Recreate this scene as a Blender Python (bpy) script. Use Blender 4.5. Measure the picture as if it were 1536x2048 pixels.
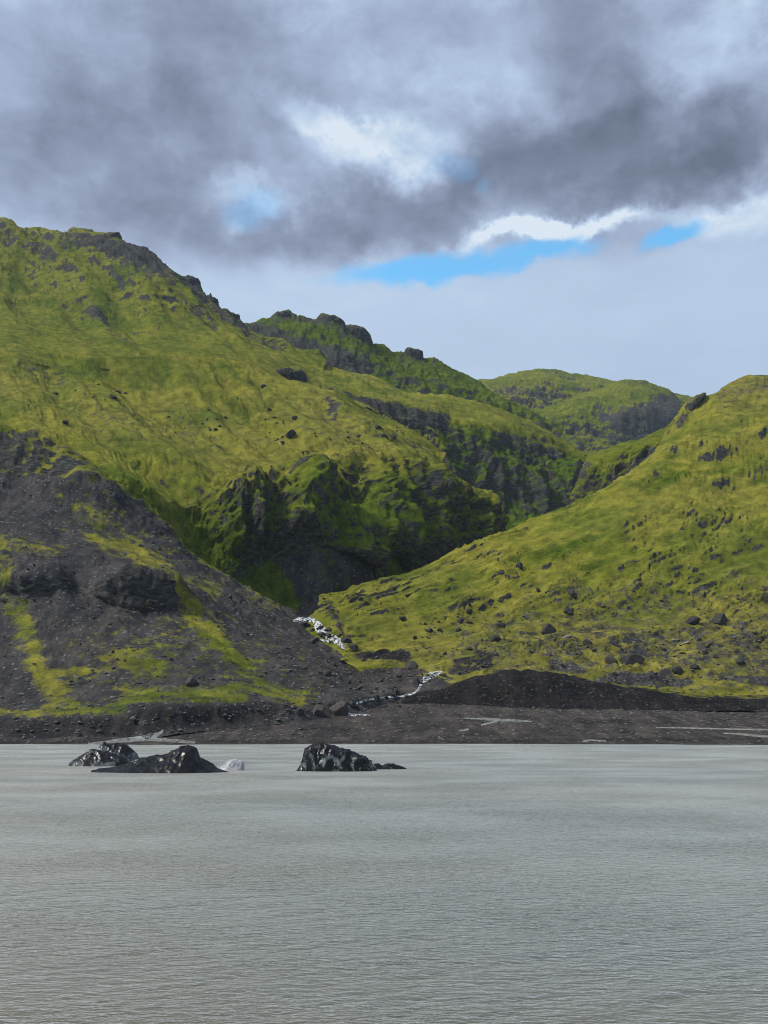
import bpy, math, random
import numpy as np
from mathutils import Vector

scene = bpy.context.scene
for o in list(bpy.data.objects):
    bpy.data.objects.remove(o)

# ------------------------------------------------------------------ camera
F = 1700.0                        # focal length in photo pixels (photo 1536 x 2048)
HOR = 1436.0                      # row of the level line
PITCH = math.atan((HOR - 1024.0) / F)
CAM_Z = 8.0
CP, SP = math.cos(PITCH), math.sin(PITCH)
cam_data = bpy.data.cameras.new('camera')
cam_data.sensor_fit = 'VERTICAL'
cam_data.sensor_height = 24.0
cam_data.lens = 24.0 * F / 2048.0
cam_data.clip_start = 0.5
cam_data.clip_end = 60000.0
cam = bpy.data.objects.new('camera', cam_data)
cam.location = (0, 0, CAM_Z)
cam.rotation_euler = (math.pi / 2 + PITCH, 0, 0)
scene.collection.objects.link(cam)
scene.camera = cam

# ------------------------------------------------------------------ exposure
EXPO = 1.58
scene.view_settings.view_transform = 'Standard'
scene.view_settings.look = 'None'
scene.view_settings.gamma = 1.0
scene.view_settings.use_curve_mapping = False
scene.view_settings.exposure = EXPO
scene.cycles.pixel_filter_type = 'BLACKMAN_HARRIS'
scene.cycles.filter_width = 1.0
scene.cycles.volume_bounces = 0
scene.cycles.max_bounces = 4
scene.cycles.diffuse_bounces = 2

# ------------------------------------------------------------------ sun
SUN_DIR = Vector((-0.60, -0.16, 0.72)).normalized()     # towards the sun
sun_d = bpy.data.lights.new('sun', 'SUN')
sun_d.energy = 1.5
sun_d.angle = math.radians(11)
sun_d.color = (1.0, 0.95, 0.86)
sun = bpy.data.objects.new('sun', sun_d)
sun.rotation_euler = SUN_DIR.to_track_quat('Z', 'Y').to_euler()
scene.collection.objects.link(sun)


# ------------------------------------------------------------------ helpers: survey
def ray(px, py):
    """direction (x/Y, z/Y) of a sight line, Y = horizontal distance ahead"""
    dx = (np.asarray(px, float) - 768.0) / F
    dy = (1024.0 - np.asarray(py, float)) / F
    den = CP - dy * SP
    return dx / den, (dy * CP + SP) / den


def at(px, py, Y):
    tx, tz = ray(px, py)
    Y = np.asarray(Y, float)
    return np.stack([tx * Y, Y + 0 * tx, tz * Y + CAM_Z], -1)


def lin(r, g, b):
    def c(v):
        v /= 255.0
        return v / 12.92 if v <= 0.04045 else ((v + 0.055) / 1.055) ** 2.4
    return (c(r), c(g), c(b), 1.0)


# ------------------------------------------------------------------ node helpers
class NT:
    def __init__(self, tree):
        self.t = tree
        self.t.nodes.clear()

    def n(self, kind, **kw):
        nd = self.t.nodes.new(kind)
        for k, v in kw.items():
            setattr(nd, k, v)
        return nd

    def l(self, a, b):
        self.t.links.new(a, b)

    def put(self, sock, v):
        if isinstance(v, bpy.types.NodeSocket):
            self.l(v, sock)
        elif isinstance(v, (tuple, list)) and len(v) == 3 and sock.type == 'RGBA':
            sock.default_value = (*v, 1)
        else:
            sock.default_value = v

    def math(self, op, a, b=0.0, c=None, clamp=False):
        nd = self.n('ShaderNodeMath', operation=op, use_clamp=clamp)
        self.put(nd.inputs[0], a)
        self.put(nd.inputs[1], b)
        if c is not None:
            self.put(nd.inputs[2], c)
        return nd.outputs[0]

    def vmath(self, op, a, b=None, s=None):
        nd = self.n('ShaderNodeVectorMath', operation=op)
        self.put(nd.inputs[0], a)
        if b is not None:
            self.put(nd.inputs[1], b)
        if s is not None:
            self.put(nd.inputs['Scale'], s)
        return nd.outputs[0]

    def noise(self, vec, scale, detail=4.0, rough=0.55, dist=0.0, col=False, w=None):
        nd = self.n('ShaderNodeTexNoise')
        self.put(nd.inputs['Vector'], vec)
        nd.inputs['Scale'].default_value = scale
        nd.inputs['Detail'].default_value = detail
        nd.inputs['Roughness'].default_value = rough
        nd.inputs['Distortion'].default_value = dist
        return nd.outputs['Color' if col else 'Fac']

    def mix(self, f, a, b, mode='MIX'):
        nd = self.n('ShaderNodeMix', data_type='RGBA', blend_type=mode)
        self.put(nd.inputs[0], f)
        self.put(nd.inputs[6], a)
        self.put(nd.inputs[7], b)
        return nd.outputs[2]

    def ramp(self, f, stops, interp='LINEAR'):
        nd = self.n('ShaderNodeValToRGB')
        nd.color_ramp.interpolation = interp
        el = nd.color_ramp.elements
        while len(el) < len(stops):
            el.new(0.5)
        for e, (p, c) in zip(el, stops):
            e.position = p
            e.color = c if len(c) == 4 else (*c, 1)
        self.put(nd.inputs[0], f)
        return nd.outputs[0]

    def smooth(self, f, lo, hi):
        nd = self.n('ShaderNodeMapRange', interpolation_type='SMOOTHSTEP')
        self.put(nd.inputs[0], f)
        nd.inputs[1].default_value = lo
        nd.inputs[2].default_value = hi
        return nd.outputs[0]


def new_mat(name):
    m = bpy.data.materials.new(name)
    m.use_nodes = True
    return m, NT(m.node_tree)


# ------------------------------------------------------------------ sky
world = bpy.data.worlds.new('World')
scene.world = world
world.use_nodes = True


def build_sky():
    k = NT(world.node_tree)
    out = k.n('ShaderNodeOutputWorld')
    bg = k.n('ShaderNodeBackground')
    bg.inputs['Strength'].default_value = 0.1
    k.l(bg.outputs[0], out.inputs[0])
    sky = k.n('ShaderNodeTexSky', sky_type='NISHITA', sun_disc=False)
    sky.sun_elevation = math.asin(SUN_DIR.z)
    sky.sun_rotation = math.atan2(SUN_DIR.x, SUN_DIR.y)
    tc = k.n('ShaderNodeTexCoord')
    d = tc.outputs['Generated']
    sep = k.n('ShaderNodeSeparateXYZ')
    k.l(d, sep.inputs[0])
    az = k.math('ARCTAN2', sep.outputs[0], sep.outputs[1])
    el = k.math('ARCSINE', sep.outputs[2])
    comb = k.n('ShaderNodeCombineXYZ')
    k.l(az, comb.inputs[0])
    k.l(el, comb.inputs[1])
    w1 = k.vmath('SUBTRACT', k.noise(d, 3.2, 2, 0.5, col=True), (0.5, 0.5, 0.5))
    w2 = k.vmath('SUBTRACT', k.noise(d, 9.0, 6, 0.62, col=True), (0.5, 0.5, 0.5))
    w3 = k.vmath('SUBTRACT', k.noise(d, 14.0, 5, 0.6, col=True), (0.5, 0.5, 0.5))
    p = k.vmath('ADD', comb.outputs[0], k.vmath('SCALE', w1, s=0.12))
    p = k.vmath('ADD', p, k.vmath('SCALE', w2, s=0.15))
    psoft = k.vmath('ADD', comb.outputs[0], k.vmath('SCALE', w2, s=0.05))
    pblue = k.vmath('ADD', comb.outputs[0], k.vmath('SCALE', w3, s=0.05))

    def bearing(px, py):
        tx, tz = ray(px, py)
        return math.atan(float(tx)), math.atan(float(tz) / math.hypot(1, float(tx)))

    def blob(vec, px, py, rx, ry, rot):
        a, e = bearing(px, py)
        mp = k.n('ShaderNodeMapping', vector_type='TEXTURE')
        k.l(vec, mp.inputs[0])
        mp.inputs['Location'].default_value = (a, e, 0)
        mp.inputs['Rotation'].default_value = (0, 0, math.radians(rot))
        mp.inputs['Scale'].default_value = (rx / F, ry / F * 0.92, 1)
        g = k.n('ShaderNodeTexGradient', gradient_type='SPHERICAL')
        k.l(mp.outputs[0], g.inputs[0])
        return k.smooth(g.outputs['Fac'], 0.0, 0.8)

    # cloud thickness: a broken layer everywhere, plus the cloud banks in view
    f = k.noise(k.vmath('MULTIPLY', d, (1, 1, 1.6)), 4.5, 8, 0.58, 0.3)
    f = k.math('MULTIPLY_ADD', f, 0.6, -0.30)
    f2 = k.noise(k.vmath('MULTIPLY', d, (1, 1, 1.5)), 15.0, 5, 0.62, 0.4)
    f = k.math('MULTIPLY_ADD', f2, 0.44, k.math('SUBTRACT', f, 0.14))
    f = k.math('ADD', f, 0.27)
    bl = k.noise(k.vmath('ADD', k.vmath('MULTIPLY', d, (1, 1, 1.5)), k.vmath('SCALE', w2, s=0.06)), 6.5, 6, 0.55)
    bl = k.math('ABSOLUTE', k.math('SUBTRACT', bl, 0.5))
    f = k.math('MULTIPLY_ADD', bl, 1.05, k.math('ADD', f, -0.055))
    for px, py, rx, ry, rot, wgt in SKY_BANKS:
        f = k.math('MULTIPLY_ADD', blob(p, px, py, rx, ry, rot), wgt * 0.85, f)
    # flat pale layer low in the sky
    low = k.n('ShaderNodeMapRange', interpolation_type='SMOOTHSTEP')
    sepw = k.n('ShaderNodeSeparateXYZ')
    k.l(psoft, sepw.inputs[0])
    k.put(low.inputs[0], sepw.outputs[1])
    low.inputs[1].default_value = bearing(768, 590)[1]
    low.inputs[2].default_value = bearing(768, 500)[1]
    lowmask = low.outputs[0]
    flat = k.math('MULTIPLY_ADD', k.noise(k.vmath('MULTIPLY', d, (1, 1, 3.0)), 3.0, 6, 0.55), 0.34, 0.03)
    mixf = k.n('ShaderNodeMix', data_type='FLOAT')
    k.put(mixf.inputs[0], lowmask)
    k.put(mixf.inputs[2], flat)
    k.put(mixf.inputs[3], f)
    S = 10.0 / (2 ** EXPO)

    def c(r, g, b):
        q = lin(r, g, b)
        return (q[0] * S, q[1] * S, q[2] * S, 1)
    cloud = k.ramp(mixf.outputs[0], [(0.0, c(220, 232, 244)), (0.16, c(186, 207, 231)), (0.34, c(166, 182, 209)),
                                     (0.55, c(145, 157, 183)), (0.78, c(119, 130, 153)), (1.0, c(98, 110, 129))])
    gap = None
    for px, py, rx, ry, rot, wgt in SKY_GAPS:
        b = k.math('MULTIPLY', blob(pblue, px, py, rx, ry, rot), wgt)
        gap = b if gap is None else k.math('MAXIMUM', gap, b)
    gap = k.smooth(gap, 0.05, 0.95)
    kb = 1.0 / 2 ** (EXPO - 1)
    blue = k.mix(1.0, sky.outputs[0], (0.75 * kb, 1.45 * kb, 1.5 * kb), 'MULTIPLY')
    k.l(k.mix(gap, cloud, blue), bg.inputs['Color'])


SKY_BANKS = [  # bearing by photo pixel, half sizes, tilt, thickness
    (1230, 290, 420, 150, 4, 0.46), (1010, 300, 240, 150, 0, 0.22), (1330, 350, 330, 90, 4, 0.30),
    (800, 430, 330, 120, 8, 0.40), (640, 490, 240, 90, 8, 0.20),
    (1180, 90, 170, 260, 24, 0.34), (1490, 270, 170, 110, 0, 0.22),
    (280, 360, 470, 240, -8, 0.28), (440, 120, 380, 200, 0, 0.28), (200, 220, 300, 200, 0, 0.08), (520, 330, 200, 110, 0, 0.14),
    (420, 560, 300, 70, 8, 0.08),
    (640, 240, 190, 60, -4, -0.34), (810, 290, 220, 80, -10, -0.32), (720, 325, 180, 60, -12, -0.26), (500, 410, 120, 70, 0, -0.36),
    (1110, 470, 300, 46, 3, -0.70), (1480, 25, 130, 60, 0, -0.20), (1400, 130, 130, 60, 0, -0.16), (980, 110, 260, 160, 0, -0.12),
    (1460, 430, 200, 70, 0, -0.30), (120, 60, 200, 100, 0, -0.06),
]
SKY_GAPS = [
    (880, 538, 380, 44, 4, 0.95), (1080, 512, 190, 34, 6, 0.9), (1345, 470, 100, 30, 4, 0.9),
    (510, 415, 130, 70, 0, 0.42), (905, 338, 100, 50, 0, 0.36), (960, 375, 40, 30, 0, 0.3),
]
build_sky()

# ------------------------------------------------------------------ numpy noise
_rng = np.random.default_rng(7)
_PERM = np.concatenate([_rng.permutation(256)] * 3).astype(np.int32)
_G = _rng.normal(size=(256, 3)).astype(np.float32)
_G /= np.linalg.norm(_G, axis=1, keepdims=True)


def gnoise(p):
    """gradient noise, p (N,3) -> (N,), about -0.8..0.8"""
    p = p.astype(np.float32)
    i = np.floor(p)
    f = p - i
    i = i.astype(np.int32) & 255
    u = f * f * f * (f * (f * 6 - 15) + 10)
    res = np.zeros(len(p), np.float32)
    for cx in (0, 1):
        wx = u[:, 0] if cx else 1 - u[:, 0]
        hx = _PERM[(i[:, 0] + cx) & 255]
        for cy in (0, 1):
            wy = wx * (u[:, 1] if cy else 1 - u[:, 1])
            hy = _PERM[hx + ((i[:, 1] + cy) & 255)]
            for cz in (0, 1):
                w = wy * (u[:, 2] if cz else 1 - u[:, 2])
                g = _G[_PERM[hy + ((i[:, 2] + cz) & 255)]]
                res += w * (g[:, 0] * (f[:, 0] - cx) + g[:, 1] * (f[:, 1] - cy) + g[:, 2] * (f[:, 2] - cz))
    return res * 1.5


def fbm(p, lam, oct=5, gain=0.5, ridged=False, off=0.0):
    p = p / lam + off
    a, s, t = 1.0, np.zeros(len(p), np.float32), 0.0
    for _ in range(oct):
        n = gnoise(p)
        if ridged:
            n = 1 - 2 * np.abs(n)
        s += a * n
        t += a
        a *= gain
        p = p * 2.03 + 17.3
    return s / t


def sstep(x, lo, hi):
    t = np.clip((x - lo) / (hi - lo), 0, 1)
    return t * t * (3 - 2 * t)


def poly_sd(px, py, poly):
    """signed distance, positive inside"""
    P = np.asarray(poly, float)
    d = np.full(px.shape, 1e18)
    inside = np.zeros(px.shape, bool)
    for a, b in zip(P, np.roll(P, -1, 0)):
        e = b - a
        wx, wy = px - a[0], py - a[1]
        t = np.clip((wx * e[0] + wy * e[1]) / max(e @ e, 1e-9), 0, 1)
        d = np.minimum(d, (wx - t * e[0]) ** 2 + (wy - t * e[1]) ** 2)
        if abs(e[1]) > 1e-9:
            c = ((a[1] <= py) != (b[1] <= py)) & (px < a[0] + (py - a[1]) * e[0] / e[1])
            inside ^= c
    d = np.sqrt(d)
    return np.where(inside, d, -d)


def line_sd(px, py, pts):
    """pts (x, y, halfwidth): positive inside the stroke"""
    best = np.full(px.shape, -1e18)
    for a, b in zip(pts[:-1], pts[1:]):
        ex, ey = b[0] - a[0], b[1] - a[1]
        t = np.clip(((px - a[0]) * ex + (py - a[1]) * ey) / max(ex * ex + ey * ey, 1e-9), 0, 1)
        dd = np.hypot(px - a[0] - t * ex, py - a[1] - t * ey)
        best = np.maximum(best, a[2] + (b[2] - a[2]) * t - dd)
    return best


def pchip_rows(t, Y, ts):
    """monotone cubic along axis 0; t (R,), Y (R,N), ts (M,) -> (M,N)"""
    h = np.diff(t)[:, None]
    dl = np.diff(Y, axis=0) / h
    m = np.zeros_like(Y)
    if len(t) > 2:
        w1, w2 = 2 * h[1:] + h[:-1], h[1:] + 2 * h[:-1]
        same = dl[:-1] * dl[1:] > 0
        with np.errstate(divide='ignore', invalid='ignore'):
            hm = (w1 + w2) / (w1 / dl[:-1] + w2 / dl[1:])
        m[1:-1] = np.where(same, hm, 0)
    m[0], m[-1] = dl[0], dl[-1]
    k = np.clip(np.searchsorted(t, ts, side='right') - 1, 0, len(t) - 2)
    hh = (t[k + 1] - t[k])[:, None]
    s = ((ts - t[k])[:, None]) / hh
    return ((1 + 2 * s) * (1 - s) ** 2 * Y[k] + s * (1 - s) ** 2 * hh * m[k]
            + s * s * (3 - 2 * s) * Y[k + 1] + s * s * (s - 1) * hh * m[k + 1])


def grid_normals(P):
    du = np.gradient(P, axis=1)
    dv = np.gradient(P, axis=0)
    n = np.cross(du, dv)
    n /= np.maximum(np.linalg.norm(n, axis=-1, keepdims=True), 1e-9)
    return n


def mesh_from_grid(name, P, mats, attrs, smooth=True, flip=False):
    nv, nu = P.shape[:2]
    me = bpy.data.meshes.new(name)
    idx = np.arange(nv * nu, dtype=np.int32).reshape(nv, nu)
    q = np.stack([idx[:-1, :-1], idx[:-1, 1:], idx[1:, 1:], idx[1:, :-1]], -1).reshape(-1, 4)
    if flip:
        q = q[:, ::-1]
    me.vertices.add(nv * nu)
    me.vertices.foreach_set('co', P.reshape(-1).astype(np.float32))
    me.loops.add(q.size)
    me.loops.foreach_set('vertex_index', q.reshape(-1).astype(np.int32))
    me.polygons.add(len(q))
    me.polygons.foreach_set('loop_start', np.arange(0, q.size, 4, dtype=np.int32))
    me.polygons.foreach_set('use_smooth', np.full(len(q), smooth))
    me.update(calc_edges=True)
    for an, av in attrs.items():
        at_ = me.attributes.new(an, 'FLOAT_COLOR', 'POINT')
        at_.data.foreach_set('color', av.reshape(-1).astype(np.float32))
    for m in mats:
        me.materials.append(m)
    return me


def link(name, me, parent=None):
    o = bpy.data.objects.new(name, me)
    scene.collection.objects.link(o)
    if parent:
        o.parent = parent
    return o


# ------------------------------------------------------------------ materials
def mat_ground(name, moss=True):
    """ground cover: R bare rock, G scree, B deep green, also painted ridge shade, A dry yellow; rest is moss"""
    m, k = new_mat(name)
    out = k.n('ShaderNodeOutputMaterial')
    bs = k.n('ShaderNodeBsdfPrincipled')
    k.l(bs.outputs[0], out.inputs[0])
    geo = k.n('ShaderNodeNewGeometry')
    pos = geo.outputs['Position']
    cov = k.n('ShaderNodeAttribute', attribute_name='cover')
    sep = k.n('ShaderNodeSeparateColor')
    k.l(cov.outputs['Color'], sep.inputs[0])
    aux = k.n('ShaderNodeAttribute', attribute_name='aux')
    sepa = k.n('ShaderNodeSeparateColor')
    k.l(aux.outputs['Color'], sepa.inputs[0])
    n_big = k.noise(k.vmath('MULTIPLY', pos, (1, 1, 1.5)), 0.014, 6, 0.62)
    n_mid = k.noise(pos, 0.11, 5, 0.62)
    n_fine = k.noise(k.vmath('MULTIPLY', pos, (.7, .7, 1.5)), 0.75, 4, 0.68)
    # moss
    mossc = k.ramp(n_mid, [(0.26, (0.112, 0.122, 0.016)), (0.42, (0.165, 0.166, 0.020)), (0.55, (0.220, 0.210, 0.026)), (0.72, (0.285, 0.258, 0.038))])
    mossc = k.mix(k.smooth(n_fine, 0.34, 0.56), k.mix(1.0, mossc, (0.62, 0.67, 0.70), 'MULTIPLY'), mossc)
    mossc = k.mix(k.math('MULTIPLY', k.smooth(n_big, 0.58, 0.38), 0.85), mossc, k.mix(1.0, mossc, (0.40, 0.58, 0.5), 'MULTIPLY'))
    lush_shade = k.ramp(n_mid, [(0.3, (0.024, 0.044, 0.005)), (0.5, (0.056, 0.096, 0.007)), (0.7, (0.110, 0.150, 0.012))])
    dry = k.ramp(n_mid, [(0.3, (0.090, 0.080, 0.020)), (0.5, (0.180, 0.158, 0.034)), (0.7, (0.290, 0.250, 0.055))])
    lush_shade = k.mix(k.smooth(n_fine, 0.36, 0.6), k.mix(1.0, lush_shade, (0.6, 0.64, 0.64), 'MULTIPLY'), lush_shade)
    green = k.mix(sep.outputs[2], mossc, lush_shade)
    green = k.mix(cov.outputs['Alpha'], green, dry)
    # rock
    vec = k.vmath('MULTIPLY', pos, (0.22, 0.22, 0.6))
    n_rock = k.noise(vec, 1.0, 6, 0.68)
    rock = k.ramp(n_rock, [(0.3, (0.014, 0.015, 0.014)), (0.5, (0.046, 0.047, 0.043)), (0.68, (0.105, 0.102, 0.090))])
    # scree: grey stones of several sizes, a few pale
    v1 = k.n('ShaderNodeTexVoronoi')
    k.l(pos, v1.inputs['Vector'])
    v1.inputs['Scale'].default_value = 0.9
    spk = k.n('ShaderNodeSeparateColor')
    k.l(v1.outputs['Color'], spk.inputs[0])
    scree = k.ramp(n_mid, [(0.3, (0.046, 0.046, 0.048)), (0.5, (0.068, 0.067, 0.069)), (0.7, (0.092, 0.089, 0.087))])
    runs = k.noise(k.vmath('MULTIPLY', pos, (0.16, 0.03, 0.03)), 1.0, 5, 0.65)
    scree = k.mix(k.smooth(runs, 0.42, 0.62), k.mix(1.0, scree, (0.66, 0.66, 0.68), 'MULTIPLY'), k.mix(1.0, scree, (1.12, 1.06, 1.0), 'MULTIPLY'))
    scree = k.mix(k.smooth(n_fine, 0.3, 0.75), k.mix(1.0, scree, (0.72, 0.72, 0.72), 'MULTIPLY'), scree)
    pale = k.smooth(spk.outputs[0], 0.94, 0.99)
    scree = k.mix(k.math('MULTIPLY', pale, 0.5), scree, (0.24, 0.23, 0.22))
    brown = k.mix(1.0, scree, (1.06, 1.0, 0.95), 'MULTIPLY')
    scree = k.mix(sepa.outputs[1], scree, brown)
    dark = k.mix(1.0, scree, (0.36, 0.355, 0.37), 'MULTIPLY')
    scree = k.mix(sepa.outputs[0], scree, dark)
    # mix, edges broken up by fine noise
    brk = k.math('MULTIPLY_ADD', k.noise(pos, 0.14, 7, 0.72), 2.0, -1.0)

    def edge(s):
        e = k.math('ADD', s, brk)
        return k.smooth(e, 0.38, 0.62)
    es = k.smooth(k.math('ADD', sep.outputs[1], k.math('MULTIPLY', brk, 1.1)), 0.26, 0.74)
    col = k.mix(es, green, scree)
    col = k.mix(edge(sep.outputs[0]), col, rock)
    k.l(col, bs.inputs['Base Color'])
    bs.inputs['Roughness'].default_value = 0.95
    bs.inputs['Specular IOR Level'].default_value = 0.04
    h = k.math('ADD', k.math('MULTIPLY', n_fine, 1.0), k.math('MULTIPLY', k.noise(pos, 2.2, 3, 0.6), 0.4))
    bm = k.n('ShaderNodeBump')
    bm.inputs['Strength'].default_value = 0.75
    bm.inputs['Distance'].default_value = 1.5
    k.l(h, bm.inputs['Height'])
    k.l(bm.outputs[0], bs.inputs['Normal'])
    return m


GROUND = mat_ground('mossy_ground')


# ------------------------------------------------------------------ terrain builder
ALL = {}


def cover_of(px, py, pos, nz, strokes, base_rock, streakp, seed, rock_lo=0.50, rock_hi=0.30):
    N = len(px)
    warp = fbm(pos, 22.0, 4, 0.55, off=seed + 3.1)
    drape = fbm(pos * np.array([1, 1, .22]), 13.0, 4, 0.6, off=seed + 63)
    rk = sstep(nz + 0.16 * warp + 0.45 * drape, rock_lo, rock_hi)
    rock = np.clip(np.maximum(rk, 0) + base_rock, 0, 1)
    scree = np.zeros(N)
    lush_shade = 0.75 * sstep(fbm(streakp, 20.0, 5, 0.6, off=seed + 91), 0.02, 0.30)
    dry = np.clip(0.35 + 1.5 * fbm(streakp, 30.0, 4, 0.55, off=seed + 9.7), 0, 1) * 0.55
    dark = np.zeros(N)
    brown = np.zeros(N)
    wx = fbm(pos, 14.0, 4, 0.55, off=seed + 31.0)
    wy = fbm(pos, 14.0, 4, 0.55, off=seed + 47.0)
    for st in strokes:
        kind, shape, soft, wob, amt = st
        if amt < 0:
            continue
        qx, qy = px + wx * wob * 2, py + wy * wob * 2
        sd = line_sd(qx, qy, shape) if len(shape[0]) == 3 else poly_sd(qx, qy, shape)
        w = sstep(sd, -soft * 1.8, soft * 1.8) * amt
        if kind == 'scree':
            scree = np.maximum(scree, w); rock = rock * (1 - w * 0.75); brown *= 1 - w; dark *= 1 - w
        elif kind == 'dark':
            scree = np.maximum(scree, w); dark = np.maximum(dark, w); rock = rock * (1 - w * 0.9)
        elif kind == 'brown':
            scree = np.maximum(scree, w); brown = np.maximum(brown, w); rock = rock * (1 - w * 0.6)
        elif kind == 'rock':
            rock = np.maximum(rock, w * (1.0 if amt >= 1 else np.clip(0.75 + 2.0 * drape, 0, 1.25)))
            rock = np.clip(rock, 0, 1)
        elif kind == 'moss':
            scree = scree * (1 - w); rock = rock * (1 - 0.85 * w)
        elif kind == 'lush_shade':
            lush_shade = np.maximum(lush_shade, w); dry = dry * (1 - w)
        elif kind == 'lushmoss':
            lush_shade = np.maximum(lush_shade, w * 0.5); scree = scree * (1 - w); rock = rock * (1 - 0.85 * w); dry = dry * (1 - w)
        elif kind == 'dry':
            dry = np.maximum(dry, w)
    return np.stack([rock, scree, lush_shade, dry], -1), np.stack([dark, brown, 0 * dark, 0 * dark + 1], -1)


def terrain(name, rows, strokes=(), step=2.0, amp=1.0, streak=(1, 0, 0), stretch=4.0, seed=0.0, sharp_top=False, back=(120, -60), big=1.0, terr=0.0, rock_lo=0.50, rock_hi=0.30, lumps=1.0, scarp=1.0, flute=1.0):
    """rows bottom to top: (points (px, py, Y), dict(rough, cliff, rock))"""
    wid = max(max(p[0] for p in r[0]) - min(p[0] for p in r[0]) for r in rows)
    nu = int(wid / step) + 1
    u = np.linspace(0, 1, nu)
    X, YP, D = [], [], []
    at_rows = []
    for ri, (pts, opt) in enumerate(rows):
        pts = sorted(pts)
        a = np.array(pts, float)
        xs = a[0, 0] + u * (a[-1, 0] - a[0, 0])
        py = np.interp(xs, a[:, 0], a[:, 1])
        dd = np.interp(xs, a[:, 0], a[:, 2])
        sm = opt.get('smooth', 26)
        if sm > 0:
            kk = max(1, int(sm / step))
            ker = np.hanning(2 * kk + 3)[1:-1]
            ker /= ker.sum()
            pad = lambda z: np.convolve(np.pad(z, len(ker) // 2, mode='reflect', reflect_type='odd'), ker, mode='valid')
            py, dd = pad(py), pad(dd)
        X.append(xs); YP.append(py); D.append(dd)
        vals = []
        for key, dv in (('rough', 0.3), ('cliff', 0.0), ('rock', 0.0)):
            v = opt.get(key, dv)
            vals.append(np.interp(xs, [q[0] for q in v], [q[1] for q in v]) if isinstance(v, list) else np.full(nu, float(v)))
        at_rows.append(np.stack(vals, -1))
    P = np.stack([at(x, y, d) for x, y, d in zip(X, YP, D)])           # R,nu,3
    R = len(rows)
    t = [0.0]
    for r in range(1, R):
        dpx = np.hypot(np.array(X[r]) - X[r - 1], np.array(YP[r]) - YP[r - 1]).mean()
        t.append(t[-1] + max(dpx, 4.0) + 0.02 * np.linalg.norm(P[r] - P[r - 1], axis=-1).mean())
    t = np.array(t)
    ts = np.concatenate([np.linspace(t[r], t[r + 1], max(3, int((t[r + 1] - t[r]) / step)), endpoint=False) for r in range(R - 1)] + [[t[-1]]])
    flat = pchip_rows(t, P.reshape(R, -1), ts)
    G = flat.reshape(len(ts), nu, 3)
    A = pchip_rows(t, np.array(at_rows).reshape(R, -1), ts).reshape(len(ts), nu, 3)
    # roll over behind the top edge
    if back:
        nb = 24
        s = np.linspace(0, 1, nb + 1)[1:]
        top = G[-1]
        ext = top[None] + np.stack([0 * s, s * back[0], back[1] * s ** 1.6], -1)[:, None, :]
        G = np.concatenate([G, ext])
        A = np.concatenate([A, np.repeat(A[-1:], nb, 0)])
    nv = len(G)
    pos = G.reshape(-1, 3)
    A = A.reshape(-1, 3)
    N0 = grid_normals(G).reshape(-1, 3)
    dist = np.linalg.norm(pos, axis=1)
    sd = np.array(streak, float); sd /= np.linalg.norm(sd)
    al = pos @ sd
    sp = pos - np.outer(al, sd) * (1 - 1 / stretch)
    steep = sstep(N0[:, 2], 0.65, 0.35)
    # broad swells, terracettes, lumps
    wv = np.stack([fbm(pos, 34.0, 3, 0.5, off=seed + 101 + 7 * i) for i in range(3)], -1)
    sp = sp + 8.0 * wv
    d = big * 18.0 * fbm(sp, 130.0, 4, 0.5, off=seed) * (0.08 + 1.15 * A[:, 0])
    f1 = fbm(sp, 30.0, 5, 0.55, off=seed + 5)
    d += 10.0 * f1 * (0.25 + A[:, 0])
    # small scarps: the turf breaks into steps
    f2 = fbm(sp, 24.0, 4, 0.5, off=seed + 55)
    q = f2 * 5.5
    fr = q - np.floor(q)
    stair = np.floor(q) + sstep(fr, 0.0, 0.16) - 0.85 * fr
    gate = np.clip(0.35 + 2.2 * fbm(pos, 55.0, 3, 0.5, off=seed + 77), 0.0, 1.0)
    d += scarp * 2.8 * (stair - q + fr) * gate * (0.2 + 1.6 * A[:, 0])
    bil = np.abs(gnoise(sp / 9.0 + seed + 11)) + 0.55 * np.abs(gnoise(sp / 4.3 + seed + 13)) + 0.35 * np.abs(gnoise(pos / 2.6 + seed + 15))
    patch = np.clip(0.55 + 1.5 * fbm(pos, 60.0, 3, 0.5, off=seed + 33), 0.12, 1.4)
    d += lumps * 3.4 * (bil - 0.45) * patch
    if terr:
        zz = pos[:, 2] + 0.25 * al + 5 * fbm(pos, 40.0, 3, 0.5, off=seed + 2)
        saw = (zz / 7.0) % 1.0
        gate = np.clip(0.5 + 1.6 * fbm(pos, 45.0, 3, 0.5, off=seed + 71), 0, 1)
        d += terr * (np.minimum(saw * 1.15, (1 - saw) * 7.0)) * gate
    # cliffs: flutes, ledges, crags
    m = A[:, 1] > 0.01
    if m.any():
        pc = pos[m]
        fl = pc * np.array([1, 1, 0.22])
        e = 22.0 * flute * fbm(fl, 60.0, 4, 0.5, ridged=True, off=seed + 21)
        e += 7.0 * flute * fbm(fl, 18.0, 5, 0.6, ridged=True, off=seed + 25)
        zz = pc[:, 2] + 7 * fbm(pc, 50.0, 3, 0.5, off=seed + 2)
        led = (zz / 17.0) % 1.0
        e += 4.2 * np.minimum(led * 1.3, (1 - led) * 5) * np.clip(0.4 + 1.5 * fbm(pc, 35.0, 3, 0.5, off=seed + 81), 0, 1)
        e += 2.4 * fbm(pc, 6.0, 4, 0.6, off=seed + 61)
        d[m] += e * A[m, 1] - 5 * flute * A[m, 1]
    # fade at borders so neighbours meet
    pos2 = pos + N0 * (d * amp)[:, None]
    G2 = pos2.reshape(nv, nu, 3)
    N1 = grid_normals(G2).reshape(-1, 3)
    px, py = project(pos)
    cov, aux = cover_of(px, py, pos, N1[:, 2], strokes, A[:, 2], sp, seed, rock_lo, rock_hi)
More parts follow.
